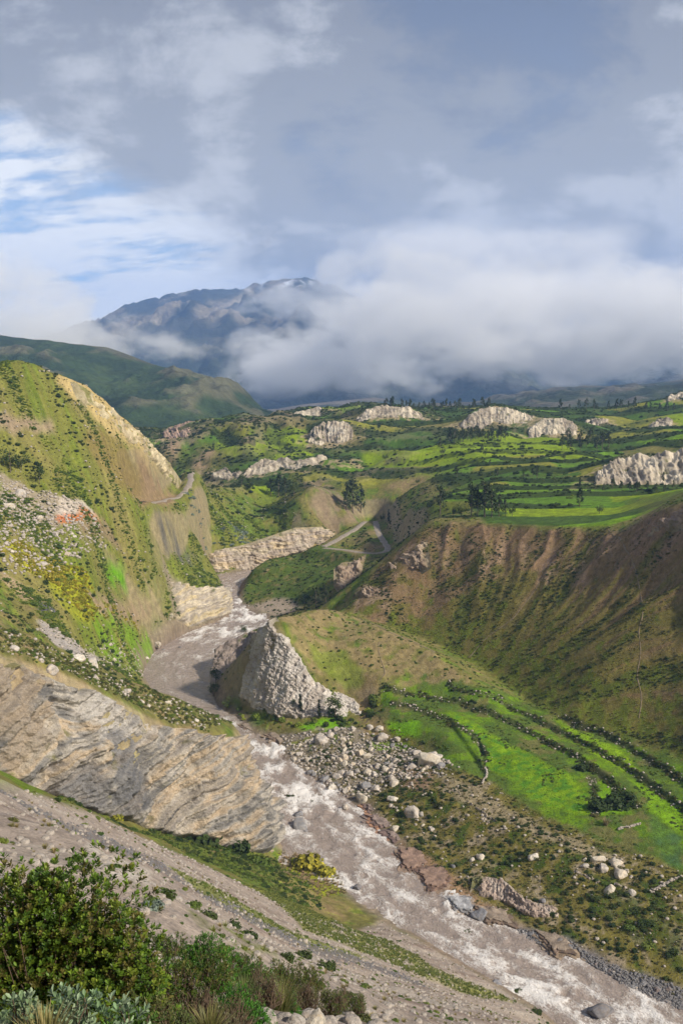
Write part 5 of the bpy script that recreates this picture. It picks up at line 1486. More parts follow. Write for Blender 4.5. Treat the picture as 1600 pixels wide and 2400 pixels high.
def slab(name, pxl, zt, tilt, cols, label, seed):
    """flat bedded ledge of rock: stacked beds with ragged rims"""
    o = np.array([W(u, v, zt)[:2] for u, v in pxl])
    ctr = o.mean(0)
    r_ = np.random.default_rng(seed)
    ring = resample(np.vstack([np.c_[o, np.zeros(len(o))], [[*o[0], 0]]]), 56)[:-1, :2]
    n = len(ring)
    V, F, Cc = [], [], []
    z = 0.0
    zt -= 0.2
    beds = 4
    for b_ in range(beds):
        sc = 0.66 + 0.17 * b_
        ang = np.arctan2(*(ring - ctr).T)
        rag = 1 + 0.28 * fbm2(np.cos(ang) * 3 + seed, np.sin(ang) * 3 + b_ * 2.7, 5, seed % 40)
        rg = ctr + (ring - ctr) * (sc * rag)[:, None]
        th_ = r_.uniform(0.25, 0.5)
        col = np.array(cols[b_ % len(cols)])
        i0 = sum(len(q) for q in V)
        tz = lambda p: (p - ctr) @ np.array(tilt)
        rings = []
        for k, (f_, dz) in enumerate(((0.0, 0), (0.2, 0), (0.4, 0), (0.6, 0), (0.78, 0), (0.93, 0.0), (1.0, -0.06), (1.0, -th_))):
            p = ctr + (rg - ctr) * f_
            zz_ = zt - z + dz + tz(p) + 0.10 * fbm2(p[:, 0] / 2.0, p[:, 1] / 2.0, 4, seed % 30 + b_)
            rings.append(np.c_[p, zz_])
        for q in rings:
            V.append(q); Cc.append(np.tile(col, (n, 1)) * (1 + 0.5 * fbm2(q[:, 0] / 1.6, q[:, 1] / 1.6, 4, 3))[:, None])
        for k in range(7):
            a0 = i0 + k * n; b0 = a0 + n
            for i in range(n):
                j = (i + 1) % n
                F.append((a0 + i, b0 + i, b0 + j, a0 + j))
        z += th_ - 0.02
    return link(name, mesh_np(name, np.concatenate(V), np.array(F), M_STONE, np.concatenate(Cc), smooth=False), label, 'ledge', 'rock ledges of the right bank')


RED = [(0.25, 0.17, 0.13), (0.16, 0.105, 0.08), (0.24, 0.175, 0.13)]
DKR = [(0.24, 0.185, 0.16), (0.17, 0.12, 0.105), (0.33, 0.19, 0.12)]
GRY = [(0.33, 0.33, 0.34), (0.26, 0.25, 0.25), (0.30, 0.24, 0.19)]
BRN = [(0.25, 0.20, 0.155), (0.17, 0.125, 0.095), (0.25, 0.19, 0.135)]
for i, (pl, zt, cl, lb) in enumerate([
    ([(903, 1942), (985, 1930), (1005, 1975), (985, 1990), (925, 2002), (912, 1975)], -119.0, RED, 'flat reddish rock ledge sloping into the river, upper of two'),
    ([(942, 1988), (1022, 1975), (1040, 2012), (1030, 2035), (978, 2042)], -118.9, RED, 'flat reddish rock ledge sloping into the river, lower of two'),
    ([(835, 1868), (925, 1860), (960, 1880), (890, 1902), (850, 1892)], -118.9, DKR, 'dark layered ledge at the bend of the right bank'),
    ([(855, 1900), (960, 1888), (975, 1912), (905, 1932)], -118.9, DKR, 'dark rusty ledge just below the bend ledge'),
    ([(826, 1842), (905, 1836), (912, 1858), (842, 1864)], -118.8, DKR, 'brown ledge above the bend at the foot of the boulder field'),
    ([(1012, 2048), (1085, 2052), (1095, 2098), (1045, 2085)], -119.0, GRY, 'grey rock ledge downstream of the reddish ledges'),
    ([(1078, 2072), (1170, 2078), (1195, 2125), (1110, 2112)], -118.9, BRN, 'brown rock ledge right of the grey one'),
    ([(1215, 2125), (1300, 2140), (1330, 2188), (1272, 2185)], -118.7, BRN, 'rounded ochre rock hump among the dark cobbles'),
    ([(598, 1682), (660, 1670), (705, 1688), (640, 1708)], -118.7, BRN, 'brown slab at the upper end of the boulder field'),
    ([(572, 1392), (600, 1386), (618, 1400), (598, 1408)], -119.5, [(0.55, 0.55, 0.56), (0.45, 0.42, 0.38), (0.5, 0.48, 0.45)], 'white water worn rock at the beach below the green knoll'),
    ([(540, 1662), (580, 1652), (612, 1668), (575, 1680)], -119.2, BRN, 'low ochre ledge at the foot of the rock fin'),
]):
    slab('rock_ledge', pl, zt, ((-0.02, 0.03), (0.05, 0.04))[i % 2], cl, lb, 1200 + i)


# ------------------------------------------------------------------ vegetation
def leaf_mat(name, tint=0.25, rough=0.6, vary=0.3):
    m, nt, out = new_mat(name)
    L = nt.links.new
    at = N(nt, 'ShaderNodeAttribute', attribute_name='Col')
    oi = N(nt, 'ShaderNodeObjectInfo')
    mr = N(nt, 'ShaderNodeMapRange'); L(oi.outputs['Random'], mr.inputs[0]); mr.inputs[3].default_value, mr.inputs[4].default_value = 1 - vary, 1 + vary
    hs = N(nt, 'ShaderNodeHueSaturation')
    mr2 = N(nt, 'ShaderNodeMapRange'); L(oi.outputs['Random'], mr2.inputs[0]); mr2.inputs[3].default_value, mr2.inputs[4].default_value = 0.52, 0.475
    L(at.outputs[0], hs.inputs['Color']); L(mr.outputs[0], hs.inputs['Value']); L(mr2.outputs[0], hs.inputs['Hue'])
    d = N(nt, 'ShaderNodeBsdfPrincipled', ins={'Roughness': rough}); d.inputs['Specular IOR Level'].default_value = 0.25
    t = N(nt, 'ShaderNodeBsdfTranslucent')
    L(hs.outputs[0], d.inputs['Base Color']); L(hs.outputs[0], t.inputs[0])
    ms = N(nt, 'ShaderNodeMixShader', ins={0: tint})
    L(d.outputs[0], ms.inputs[1]); L(t.outputs[0], ms.inputs[2]); L(ms.outputs[0], out.inputs[0])
    return m


M_LEAF = leaf_mat('foliage'); M_LEAFN = leaf_mat('near_foliage', 0.3, 0.45, 0.05)
M_BARK = ground_mat('bark', scales=((6.0, 4),), var=(0.4,), bump=0.6, bump_scale=10.0, bump_dist=0.03)


def rot_frames(n, up, r_):
    """n random frames whose z axis points along up (n,3)"""
    z = up / (np.linalg.norm(up, axis=1, keepdims=True) + 1e-9)
    a = r_.normal(size=(n, 3)); x = np.cross(a, z); x /= np.linalg.norm(x, axis=1, keepdims=True) + 1e-9
    return x, np.cross(z, x), z


def place(bv, bf, pos, X, Y, Z, s):
    """copies of a small mesh in many frames"""
    n = len(pos)
    v = (bv[None, :, 0:1] * X[:, None] + bv[None, :, 1:2] * Y[:, None] + bv[None, :, 2:3] * Z[:, None]) * np.asarray(s).reshape(-1, 1, 1) + pos[:, None]
    f = (bf[None] + (np.arange(n) * len(bv))[:, None, None]).reshape(-1, bf.shape[1])
    return v.reshape(-1, 3), f


QUAD = (np.array([(-0.5, -0.5, 0), (0.5, -0.5, 0.1), (0.5, 0.5, -0.05), (-0.5, 0.5, 0.12)], F32), np.array([(0, 1, 2, 3)]))
LEAFQ = (np.array([(0, 0, 0), (0.28, 0.45, 0.06), (0, 1.0, -0.05), (-0.28, 0.45, 0.06)], F32), np.array([(0, 1, 2, 3)]))


def shrub_mesh(name, seed, base, nleaf=520, size=0.15, flat=0.75, lobes=10, tip=None):
    """leafy shrub, about 1 m in radius, standing on its origin"""
    r_ = np.random.default_rng(seed)
    lc = r_.normal(size=(lobes, 3)); lc /= np.linalg.norm(lc, axis=1, keepdims=True); lc *= r_.uniform(0.25, 0.62, size=(lobes, 1)); lc[:, 2] = np.abs(lc[:, 2])
    lr = r_.uniform(0.32, 0.55, lobes)
    k = r_.integers(lobes, size=nleaf)
    d = r_.normal(size=(nleaf, 3)); d /= np.linalg.norm(d, axis=1, keepdims=True)
    p = lc[k] + d * (lr[k] * r_.uniform(0.7, 1.05, nleaf))[:, None]
    p[:, 2] = np.maximum(p[:, 2] * flat, 0.02)
    X, Y, Z = rot_frames(nleaf, d + r_.normal(size=(nleaf, 3)) * 0.5 + np.array((0, 0, 0.4)), r_)
    v, f = place(QUAD[0], QUAD[1], p, X, Y, Z, size * r_.uniform(0.6, 1.3, nleaf))
    c = np.array(base) * (0.75 + 0.5 * r_.uniform(size=(nleaf, 1)))
    if tip is not None:
        c = np.where(r_.uniform(size=(nleaf, 1)) < 0.3, np.array(tip) * (0.8 + 0.4 * r_.uniform(size=(nleaf, 1))), c)
    return mesh_np(name, v, f, M_LEAF, np.repeat(c, 4, 0), smooth=False)


def tuft_mesh(name, seed, base, n=46, spread=0.75, width=0.05):
    """bunch of arching grass blades, about 1 m tall"""
    r_ = np.random.default_rng(seed)
    a = r_.uniform(0, 2 * np.pi, n); o = r_.uniform(0.0, 0.22, n); l = r_.uniform(0.55, 1.1, n); sp = r_.uniform(0.15, spread, n)
    d = np.stack([np.cos(a), np.sin(a)], 1); s = np.stack([-np.sin(a), np.cos(a)], 1) * width
    V = np.zeros((n, 5, 3))
    for j, (t, w) in enumerate(((0, 1), (0, -1), (0.55, 0.8), (0.55, -0.8))):
        V[:, j, :2] = d * (o + sp * t * t)[:, None] + s * w; V[:, j, 2] = l * t * (1 - 0.25 * t)
    V[:, 4, :2] = d * (o + sp)[:, None]; V[:, 4, 2] = l * (0.95 - 0.45 * sp)
    b0 = np.arange(n)[:, None] * 5
    F = np.concatenate([b0 + np.array([0, 1, 3]), b0 + np.array([0, 3, 2]), b0 + np.array([2, 3, 4])])
    c = np.array(base) * (0.7 + 0.6 * r_.uniform(size=(n, 1)))
    return mesh_np(name, V.reshape(-1, 3), F, M_LEAF, np.repeat(c, 5, 0), smooth=False)


SHR = [shrub_mesh('dark_shrub_shape', 1, (0.048, 0.075, 0.018)), shrub_mesh('green_shrub_shape', 2, (0.105, 0.155, 0.026), flat=0.6), shrub_mesh('olive_shrub_shape', 3, (0.10, 0.105, 0.03), flat=0.65),
       shrub_mesh('lime_shrub_shape', 4, (0.19, 0.25, 0.032), flat=0.6), shrub_mesh('grey_shrub_shape', 5, (0.19, 0.24, 0.19), flat=0.6), shrub_mesh('yellow_shrub_shape', 6, (0.27, 0.26, 0.03), flat=0.7, tip=(0.45, 0.40, 0.04))]
TUF = [tuft_mesh('straw_tuft_shape', 11, (0.24, 0.21, 0.085)), tuft_mesh('green_tuft_shape', 12, (0.15, 0.18, 0.045)), tuft_mesh('tan_tuft_shape', 13, (0.33, 0.26, 0.14))]


def gn_scatter(name, src, pos, scale, rot):
    """ground cover too small and too many to count: copies of a plant that stands in the scene, set on points"""
    me = bpy.data.meshes.new(name)
    pos = np.asarray(pos, F32)
    me.vertices.add(len(pos)); me.vertices.foreach_set('co', pos.ravel())
    for nm, arr in (('sc', scale), ('rz', rot)):
        at = me.attributes.new(nm, 'FLOAT', 'POINT'); at.data.foreach_set('value', np.asarray(arr, F32))
    o = link(name, me, kind='stuff')
    ng = bpy.data.node_groups.new(name, 'GeometryNodeTree')
    ng.interface.new_socket('Geometry', in_out='INPUT', socket_type='NodeSocketGeometry')
    ng.interface.new_socket('Geometry', in_out='OUTPUT', socket_type='NodeSocketGeometry')
    gi = ng.nodes.new('NodeGroupInput'); go = ng.nodes.new('NodeGroupOutput')
    ip = ng.nodes.new('GeometryNodeInstanceOnPoints'); oi = ng.nodes.new('GeometryNodeObjectInfo')
    oi.inputs[0].default_value = src; oi.transform_space = 'ORIGINAL'
    a1 = ng.nodes.new('GeometryNodeInputNamedAttribute'); a1.data_type = 'FLOAT'; a1.inputs[0].default_value = 'sc'
    a2 = ng.nodes.new('GeometryNodeInputNamedAttribute'); a2.data_type = 'FLOAT'; a2.inputs[0].default_value = 'rz'
    cx = ng.nodes.new('ShaderNodeCombineXYZ')
    l = ng.links.new
    l(gi.outputs[0], ip.inputs['Points']); l(oi.outputs['Geometry'], ip.inputs['Instance'])
    l(a1.outputs[0], ip.inputs['Scale']); l(a2.outputs[0], cx.inputs[2]); l(cx.outputs[0], ip.inputs['Rotation'])
    l(ip.outputs[0], go.inputs[0])
    md_ = o.modifiers.new('scatter', 'NODES'); md_.node_group = ng
    return o


AREA = (np.gradient(RR, axis=0) * np.gradient(TH, axis=1) * RR)
INV = (np.abs(TH) < 0.42)
VIS = np.zeros(GX.shape, bool)                         # what the viewpoint side of the hills shows, with margin
hh = ZT / RR
VIS = hh >= np.maximum.accumulate(hh, axis=0) - 0.012


def sample_ground(mask, n, seed, lo=0.0):
    r_ = np.random.default_rng(seed)
    w = (AREA * mask * INV * VIS).ravel().astype(float); w = w / w.sum()
    i = np.searchsorted(np.cumsum(w), r_.uniform(size=n))
    i = np.clip(i, 0, GX.size - 1)
    x = GX.ravel()[i] + r_.normal(size=n) * 0.3; y = GY.ravel()[i] + r_.normal(size=n) * 0.3
    return np.stack([x, y, ground_z(x, y) - 0.05], 1)


def sizes(n, a, b, seed, p=2.0):
    r_ = np.random.default_rng(seed)
    return a + (b - a) * r_.uniform(size=n) ** p, r_.uniform(0, 6.28, n)

def put_plant(me, pos, s, label, cat='shrub', group=None, name='shrub', sz=1.0):
    o = link(name, me, label, cat, group)
    o.location = pos; o.scale = (s, s, s * sz); o.rotation_euler = (0, 0, random.uniform(0, 6.28))
    return o


def plant_px(me, u, v, px, label, group=None, cat='shrub', name='shrub', sz=1.0, rmin=0.0):
    h = hit(u, v, None, rmin)
    if h is None: return None
    return put_plant(me, h - Vector((0, 0, 0.05)), px_size(h, px) / 2, label, cat, group, name, sz)


# shrubs one can single out on the foreground slope and the gully
for (u, v, px, k, lb) in [
    (478, 1935, 105, 0, 'big round dark green bush at the foot of the layered cliff'), (402, 1905, 40, 0, 'small dark bush left of the big round bush at the cliff foot'),
    (540, 1958, 85, 0, 'dark bush right of the big round bush at the cliff foot'), (595, 1985, 70, 1, 'green bush at the lower end of the cliff foot thicket'), (350, 1905, 50, 1, 'green bush at the upper end of the cliff foot thicket'),
    (265, 1885, 46, 5, 'yellow flowering bush at the foot of the layered cliff'), (150, 1815, 40, 2, 'olive bush in the gully at the left end of the cliff foot'), (30, 1885, 34, 2, 'olive shrub at the left edge of the scree'),
    (700, 1995, 90, 5, 'large yellow green bush on the river bank below the layered cliff'), (745, 2005, 60, 5, 'smaller yellow bush nearest the water below the layered cliff'),
    (345, 2085, 66, 4, 'silvery grey shrub on the scree beside the large foreground bush'), (385, 2060, 54, 0, 'dark shrub right behind the silvery grey shrub'),
    (440, 2085, 48, 1, 'green shrub low on the scree right of the silvery one'), (480, 2105, 50, 0, 'dark green shrub in the row across the scree, first of three'), (540, 2128, 46, 0, 'dark green shrub in the row across the scree, second of three'),
    (575, 2150, 44, 0, 'dark green shrub in the row across the scree, third of three'), (250, 1952, 30, 2, 'small brownish shrub on the bare upper scree'), (230, 1945, 24, 2, 'tiny dry shrub on the bare upper scree'),
    (505, 2190, 60, 1, 'green shrub on the middle of the scree'), (540, 2215, 56, 1, 'green shrub just below the middle of the scree'), (640, 2240, 50, 2, 'reddish brown shrub on the lower scree'),
    (660, 2205, 44, 0, 'dark shrub above the reddish brown one on the lower scree'), (700, 2200, 50, 0, 'dark shrub on the lower scree left of the pale path'), (745, 2225, 54, 0, 'dark shrub on the lower scree right of the pale path'),
    (720, 2262, 50, 2, 'olive shrub on the lower scree'), (800, 2300, 56, 0, 'dark rounded shrub low on the scree by the bottom edge'), (765, 2330, 44, 2, 'olive shrub at the bottom edge of the scree'),
    (620, 2280, 60, 2, 'bronze green shrub above the small tan boulder'), (830, 2345, 50, 2, 'olive shrub at the bottom edge right of the tan stones'), (905, 2345, 24, 1, 'small green shrub on bare scree near the bottom'),
    (1130, 2178, 26, 1, 'green shrub at the edge of the grass strip above the rapids'), (1190, 2280, 26, 0, 'dark shrub by the water at the lower scree'), (1230, 2325, 28, 0, 'dark shrub at the very end of the scree by the river'),
    (1370, 1855, 66, 0, 'dark spreading shrub in the corner between the green fields'), (1430, 1850, 90, 0, 'large dark thicket between the meadow and the crop field'), (1340, 1765, 44, 0, 'round dark shrub on the wall above the main meadow'),
    (1360, 1770, 24, 2, 'rusty shrub beside the round dark one above the meadow'),
]:
    plant_px(SHR[k], u, v, px, lb)
SRC = {}
for k, (u, v, px, lb) in {0: (760, 1640, 44, 'dark bush at the foot of the pale fin'), 1: (860, 1605, 40, 'green bush right of the pale fin'), 2: (1010, 1850, 26, 'olive bush on the bluff above the ledges'), 3: (160, 1330, 36, 'lime green bush on the left talus'),
                          4: (560, 1225, 30, 'blue grey shrub above the tan cliff'), 5: (110, 1330, 40, 'yellow bush on the left talus')}.items():
    SRC[k] = plant_px(SHR[k], u, v, px, lb)
TSRC = {}
for k, (u, v, px, lb) in {0: (1120, 1830, 18, 'straw coloured grass tuft on the bluff below the main meadow'), 1: (820, 2180, 24, 'green grass tuft on the strip along the scree'), 2: (1390, 1895, 44, 'tall straw coloured pampas tuft beside the crop field')}.items():
    TSRC[k] = plant_px(TUF[k], u, v, px, lb, None, 'grass tuft', 'grass_tuft')


def grove(mask, n, kinds, a, b, label, group, seed, sz=1.0, p=1.6):
    pos = sample_ground(mask, n, seed); s, r = sizes(n, a, b, seed + 1, p)
    r_ = np.random.default_rng(seed + 2)
    uv = np.stack(px_of(pos[:, 0], pos[:, 1], pos[:, 2]), 1)
    tones = ('dark', 'green', 'olive', 'lime green', 'grey', 'yellow')
    for q, s_, (u, v) in zip(pos, s, uv):
        k = kinds[int(r_.integers(len(kinds)))]
        big = 'large' if s_ > a + (b - a) * 0.55 else 'small'
        put_plant(SHR[k], Vector(q), s_, f'{big} {tones[k]} bush at the {where(u, v, uv)} of {label}', 'shrub', group, 'shrub', sz)


ridge = zone([(0, 1440), (130, 1492), (330, 1580), (430, 1615), (535, 1665), (470, 1680), (380, 1655), (260, 1590), (130, 1535), (0, 1490)])
finfoot = zone([(485, 1590), (560, 1640), (700, 1660), (820, 1640), (860, 1600), (890, 1640), (800, 1668), (680, 1672), (560, 1665)])
gully = zone([(330, 1890), (430, 1885), (620, 1975), (640, 2020), (560, 1990), (420, 1940)])
wall_ln = (hedge_d < 1.0) & (nB > -0.25)
grove(ridge, 45, (0, 0, 2, 1), 0.7, 1.5, 'the scrub on top of the layered cliff', 'scrub on top of the layered cliff', 2001, 0.7)
grove(finfoot, 40, (0, 0, 1, 1, 3), 0.9, 2.2, 'the thicket below the pale fin', 'bushes at the foot of the pale fin', 2011, 1.3)
grove(gully, 26, (0, 1, 1), 0.8, 1.6, 'the thicket between scree and layered cliff', 'thicket below the layered cliff', 2021)
grove(wall_ln, 50, (0, 1, 2), 0.6, 1.4, 'the terrace edges among the valley fields', 'bushes along the terrace edges', 2031, 0.8)
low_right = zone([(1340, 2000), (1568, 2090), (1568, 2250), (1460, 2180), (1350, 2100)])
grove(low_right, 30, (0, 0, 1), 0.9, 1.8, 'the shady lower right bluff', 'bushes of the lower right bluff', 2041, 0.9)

# uncountable scrub, grass and stones
nsh = {}
def cover(name, src, mask, n, a, b, seed, p=2.0):
    pos = sample_ground(mask, n, seed); s, r = sizes(n, a, b, seed + 1, p)
    gn_scatter(name, src, pos, s, r)


clump = fbm2(QX / 16, QY / 16, 4, 701)
notrock = (SL < 2.6) & (road_d > 6) & (~is_riv) & (bank_d > 2.5)
hillm = is_left & (GY > 290) & (GY < 680) & (np.abs(TH) < 0.37) & notrock & (~scree)
bare = (C.sum(-1) > 0.75)
cover('hillside_scrub', SRC[1], hillm & (clump > 0.28) & ~bare, 8000, 0.2, 1.3, 3001, 2.6)
cover('hillside_scrub', SRC[1], hillm & (clump > 0.1) & (nB > 0.2) & ~bare, 350, 1.0, 2.2, 3003, 1.5)
cover('hillside_scrub', SRC[0], hillm & (clump < -0.35) & ~bare, 700, 0.3, 1.8, 3011, 2.5)
cover('hillside_scrub', SRC[3], hillm & (clump > 0.1) & ~bare, 6500, 0.2, 0.85, 3021, 1.6)
cover('hillside_scrub', SRC[2], hillm, 5000, 0.25, 0.75, 3026)
cover('lime_scrub', SRC[5], zone([(20, 1245), (130, 1285), (205, 1330), (215, 1400), (330, 1420), (200, 1425), (150, 1375), (100, 1325), (10, 1280)]), 700, 0.5, 1.4, 3031)
cover('blue_grey_scrub', SRC[4], zone([(480, 1220), (560, 1210), (580, 1260), (500, 1255), (430, 1170), (420, 1130), (450, 1150)]), 90, 0.8, 2.2, 3036)
cover('crater_grass', TSRC[0], crater & (nB > -0.2), 7000, 0.25, 0.6, 3041)
cover('crater_scrub', SRC[2], crater & (streak2 < 0.1), 3500, 0.2, 0.7, 3046)
cover('crater_scrub', SRC[0], crater & (streak2 < -0.1), 1300, 0.25, 0.9, 3051)
cover('bluff_grass', TSRC[0], bluff & (bank_d > 3), 6000, 0.25, 0.6, 3061)
cover('bluff_scrub', SRC[2], bluff & (bank_d > 4), 2600, 0.2, 0.7, 3066)
cover('bluff_scrub', SRC[0], bluff & (bank_d > 4) & (clump < 0.1), 1400, 0.3, 1.0, 3071)
cover('terrace_scrub', SRC[0], wall_ln, 700, 0.2, 0.8, 3081)
cover('terrace_scrub', SRC[2], wall_ln, 700, 0.25, 0.8, 3083)
cover('terrace_scrub', SRC[1], floor_z & (nM < -0.3), 900, 0.2, 0.7, 3084)
cover('terrace_grass', TSRC[1], floor_z, 7000, 0.12, 0.3, 3086)
cover('plateau_scrub', SRC[0], plateau & riser & (tmask > 0.3), 8000, 0.6, 2.0, 3091)
cover('plateau_scrub', SRC[0], plateau & (wild > 0.5), 2600, 0.8, 2.6, 3096)
cover('plateau_scrub', SRC[1], plateau & (wild > 0.3), 1500, 0.6, 2.0, 3098)
cover('ridge_scrub', SRC[2], ridge, 900, 0.25, 0.8, 3101)
cover('ridge_scrub', SRC[1], ridge, 400, 0.3, 0.8, 3106)
finhill = (~is_left) & (~crater) & (~floor_z) & (~plateau) & (~bluff) & (GY < 640) & notrock
cover('knoll_scrub', SRC[1], finhill, 2200, 0.3, 1.0, 3111)
cover('knoll_scrub', SRC[2], finhill, 1800, 0.2, 0.7, 3116)
cover('knoll_scrub', SRC[0], finhill & (GY > 440), 1300, 0.4, 1.3, 3119)
farm = (GY > 640) & (RR < 1300) & is_left
cover('far_scrub', SRC[0], farm, 1800, 0.8, 2.4, 3121)
strip = zone([(560, 2030), (640, 2035), (740, 2105), (860, 2150), (1000, 2225), (1190, 2300), (1100, 2290), (900, 2215), (700, 2140)])
cover('scree_grass', TSRC[1], strip, 3800, 0.25, 0.55, 3131)
cover('scree_grass', TSRC[0], (strip | gully | scree) & (RR > 25), 1500, 0.15, 0.45, 3136)
sgreen = scree & (C[..., 1] > C[..., 0] * 0.98) & (RR > 20)
cover('scree_grass', TSRC[1], sgreen, 2200, 0.15, 0.4, 3138)
cover('scree_scrub', SRC[1], sgreen, 500, 0.15, 0.5, 3139)
cover('scree_scrub', SRC[1], scree & (RR > 25) & (clump > 0.2), 420, 0.15, 0.55, 3141)
gull2 = zone([(120, 1838), (330, 1882), (430, 1880), (620, 1968), (700, 2010), (740, 2090), (620, 2050), (500, 1992), (350, 1925), (200, 1860)]) | gully
cover('gully_scrub', SRC[1], gull2, 900, 0.3, 1.0, 3146)
cover('gully_scrub', SRC[0], gull2, 500, 0.3, 1.1, 3147)
cover('gully_grass', TSRC[1], gull2, 1500, 0.25, 0.6, 3148)
cover('bank_grass', TSRC[2], zone([(640, 1950), (720, 1965), (770, 2000), (800, 2050), (740, 2060), (660, 2010)]), 500, 0.4, 0.9, 3151)
# loose stones
ST = [boulder_mesh('stone_shape', 970 + i, c, M_STONE, ICO2, 4) for i, c in enumerate([(0.40, 0.36, 0.32), (0.19, 0.185, 0.19)])]
sp = hit(700, 2165); sg = hit(800, 1815)
stone_p = put_boulder(sp, 0.5, ST[0], 'pale stone lying on the middle of the scree', None, None, 1.0, 'stone')
stone_g = put_boulder(sg, 0.5, ST[1], 'dark stone at the water edge of the boulder field, beside the pale ones', None, None, 1.0, 'stone')
cover('scree_stones', stone_p, scree & (RR > 12), 9000, 0.04, 0.3, 3201, 3.5)
cover('scree_stones', stone_g, (gd < 2.5) & (RR > 14), 2600, 0.05, 0.25, 3206, 2.0)
cover('talus_stones', stone_p, zone([(0, 1080), (110, 1130), (220, 1190), (250, 1260), (120, 1330), (0, 1300)]), 1500, 0.2, 0.9, 3211, 3.0)
cover('talus_stones', stone_p, zone([(90, 1425), (180, 1478), (330, 1500), (320, 1545), (230, 1520), (110, 1475)]), 700, 0.12, 0.6, 3216, 3.0)
cover('field_stones', stone_p, zone(FIELD), 1200, 0.12, 0.6, 3221, 2.0)
cover('field_stones', stone_g, zone(FIELD), 700, 0.12, 0.45, 3226, 2.0)
cover('shore_stones', stone_g, zone([(1170, 2135), (1300, 2160), (1420, 2220), (1568, 2280), (1568, 2330), (1420, 2256), (1330, 2200), (1230, 2170)]), 2200, 0.1, 0.4, 3231, 2.0)
cover('bluff_stones', stone_p, bluff, 1600, 0.08, 0.5, 3236, 3.0)
cover('terrace_stones', stone_p, (hedge_d < 1.2), 600, 0.1, 0.42, 3251, 2.0)
cover('hill_stones', stone_p, hillm, 1200, 0.1, 0.7, 3241, 3.0)
cover('ridge_stones', stone_p, ridge, 300, 0.1, 0.5, 3246, 2.0)

# ------------------------------------------------------------------ trees
def tube(path, rad, k=6):
    path = np.asarray(path, float); n = len(path)
    a = np.arange(k) * 2 * np.pi / k
    V = np.stack([path[i] + rad[i] * np.stack([np.cos(a), np.sin(a), 0 * a], 1) for i in range(n)]).reshape(-1, 3)
    F = [(i * k + j, i * k + (j + 1) % k, (i + 1) * k + (j + 1) % k, (i + 1) * k + j) for i in range(n - 1) for j in range(k)]
    return V, np.array(F)


def tree_meshes(kind, seed):
    r_ = np.random.default_rng(seed)
    V, F = tube([(0, 0, -0.03), (0.01, 0, 0.2), (0.0, 0.012, 0.5), (0.01, 0, 0.85)], [0.022, 0.017, 0.012, 0.004])
    vs, fs = [V], [F]; off = len(V)
    nl = {'tall': 13, 'narrow': 12, 'round': 10}[kind]
    lc = np.zeros((nl, 3)); lr = np.zeros(nl)
    for i in range(nl):
        t = i / (nl - 1)
        if kind == 'tall':
            z = 0.30 + 0.66 * t; rad = 0.17 * (1 - 0.55 * t) * r_.uniform(0.5, 1.2); lr[i] = r_.uniform(0.07, 0.12)
        elif kind == 'narrow':
            z = 0.1 + 0.84 * t; rad = 0.03; lr[i] = 0.085 * (1 - 0.75 * t) + 0.02
        else:
            z = 0.35 + 0.45 * r_.uniform(); rad = 0.26 * r_.uniform(0.3, 1.0); lr[i] = r_.uniform(0.13, 0.2)
        a = r_.uniform(0, 6.28)
        lc[i] = (rad * math.cos(a), rad * math.sin(a), z)
        V, F = tube([(0, 0, z * 0.75), tuple(lc[i] * np.array((0.6, 0.6, 0.93))), tuple(lc[i])], [0.008, 0.006, 0.003], 4)
        vs.append(V); fs.append(F + off); off += len(V)
    V = np.concatenate(vs); c = np.tile(np.array([[0.16, 0.13, 0.10]]), (len(V), 1))
    trunk = mesh_np('trunk_shape', V, np.concatenate(fs), M_BARK, c)
    n = 460
    k = r_.integers(nl, size=n); d = r_.normal(size=(n, 3)); d /= np.linalg.norm(d, axis=1, keepdims=True)
    p = lc[k] + d * (lr[k] * r_.uniform(0.35, 1.1, n))[:, None] * np.array((1, 1, 1.25))
    X, Y, Z = rot_frames(n, d + r_.normal(size=(n, 3)) * 0.6, r_)
    v, f = place(QUAD[0], QUAD[1], p, X, Y, Z, 0.036 * r_.uniform(0.6, 1.5, n))
    base = {'tall': (0.052, 0.075, 0.028), 'narrow': (0.028, 0.045, 0.018), 'round': (0.075, 0.11, 0.03)}[kind]
    c = np.array(base) * (0.6 + 0.8 * r_.uniform(size=(n, 1)))
    return trunk, mesh_np('crown_shape', v, f, M_LEAF, np.repeat(c, 4, 0), smooth=False)


TREES = {k: [tree_meshes(k, 40 + i + 10 * j) for i in range(n)] for j, (k, n) in enumerate((('tall', 4), ('narrow', 2), ('round', 3)))}
KN = {'tall': 'eucalyptus_tree', 'narrow': 'cypress_tree', 'round': 'round_tree'}


def tree(u, v, hpx, kind, label, group=None, rmin=0.0, Y=None):
    h = hit(u, v, None, rmin)
    if h is None: return
    H = px_size(h, hpx)
    tr, cr = TREES[kind][random.randrange(len(TREES[kind]))]
    t = empty(KN[kind], h - Vector((0, 0, 0.1)), label, 'tree', group)
    w = random.uniform(0.85, 1.25)
    t.scale = (H * w, H * w, H); t.rotation_euler = (0, 0, random.uniform(0, 6.28))
    link('trunk', tr, parent=t); link('crown', cr, parent=t)


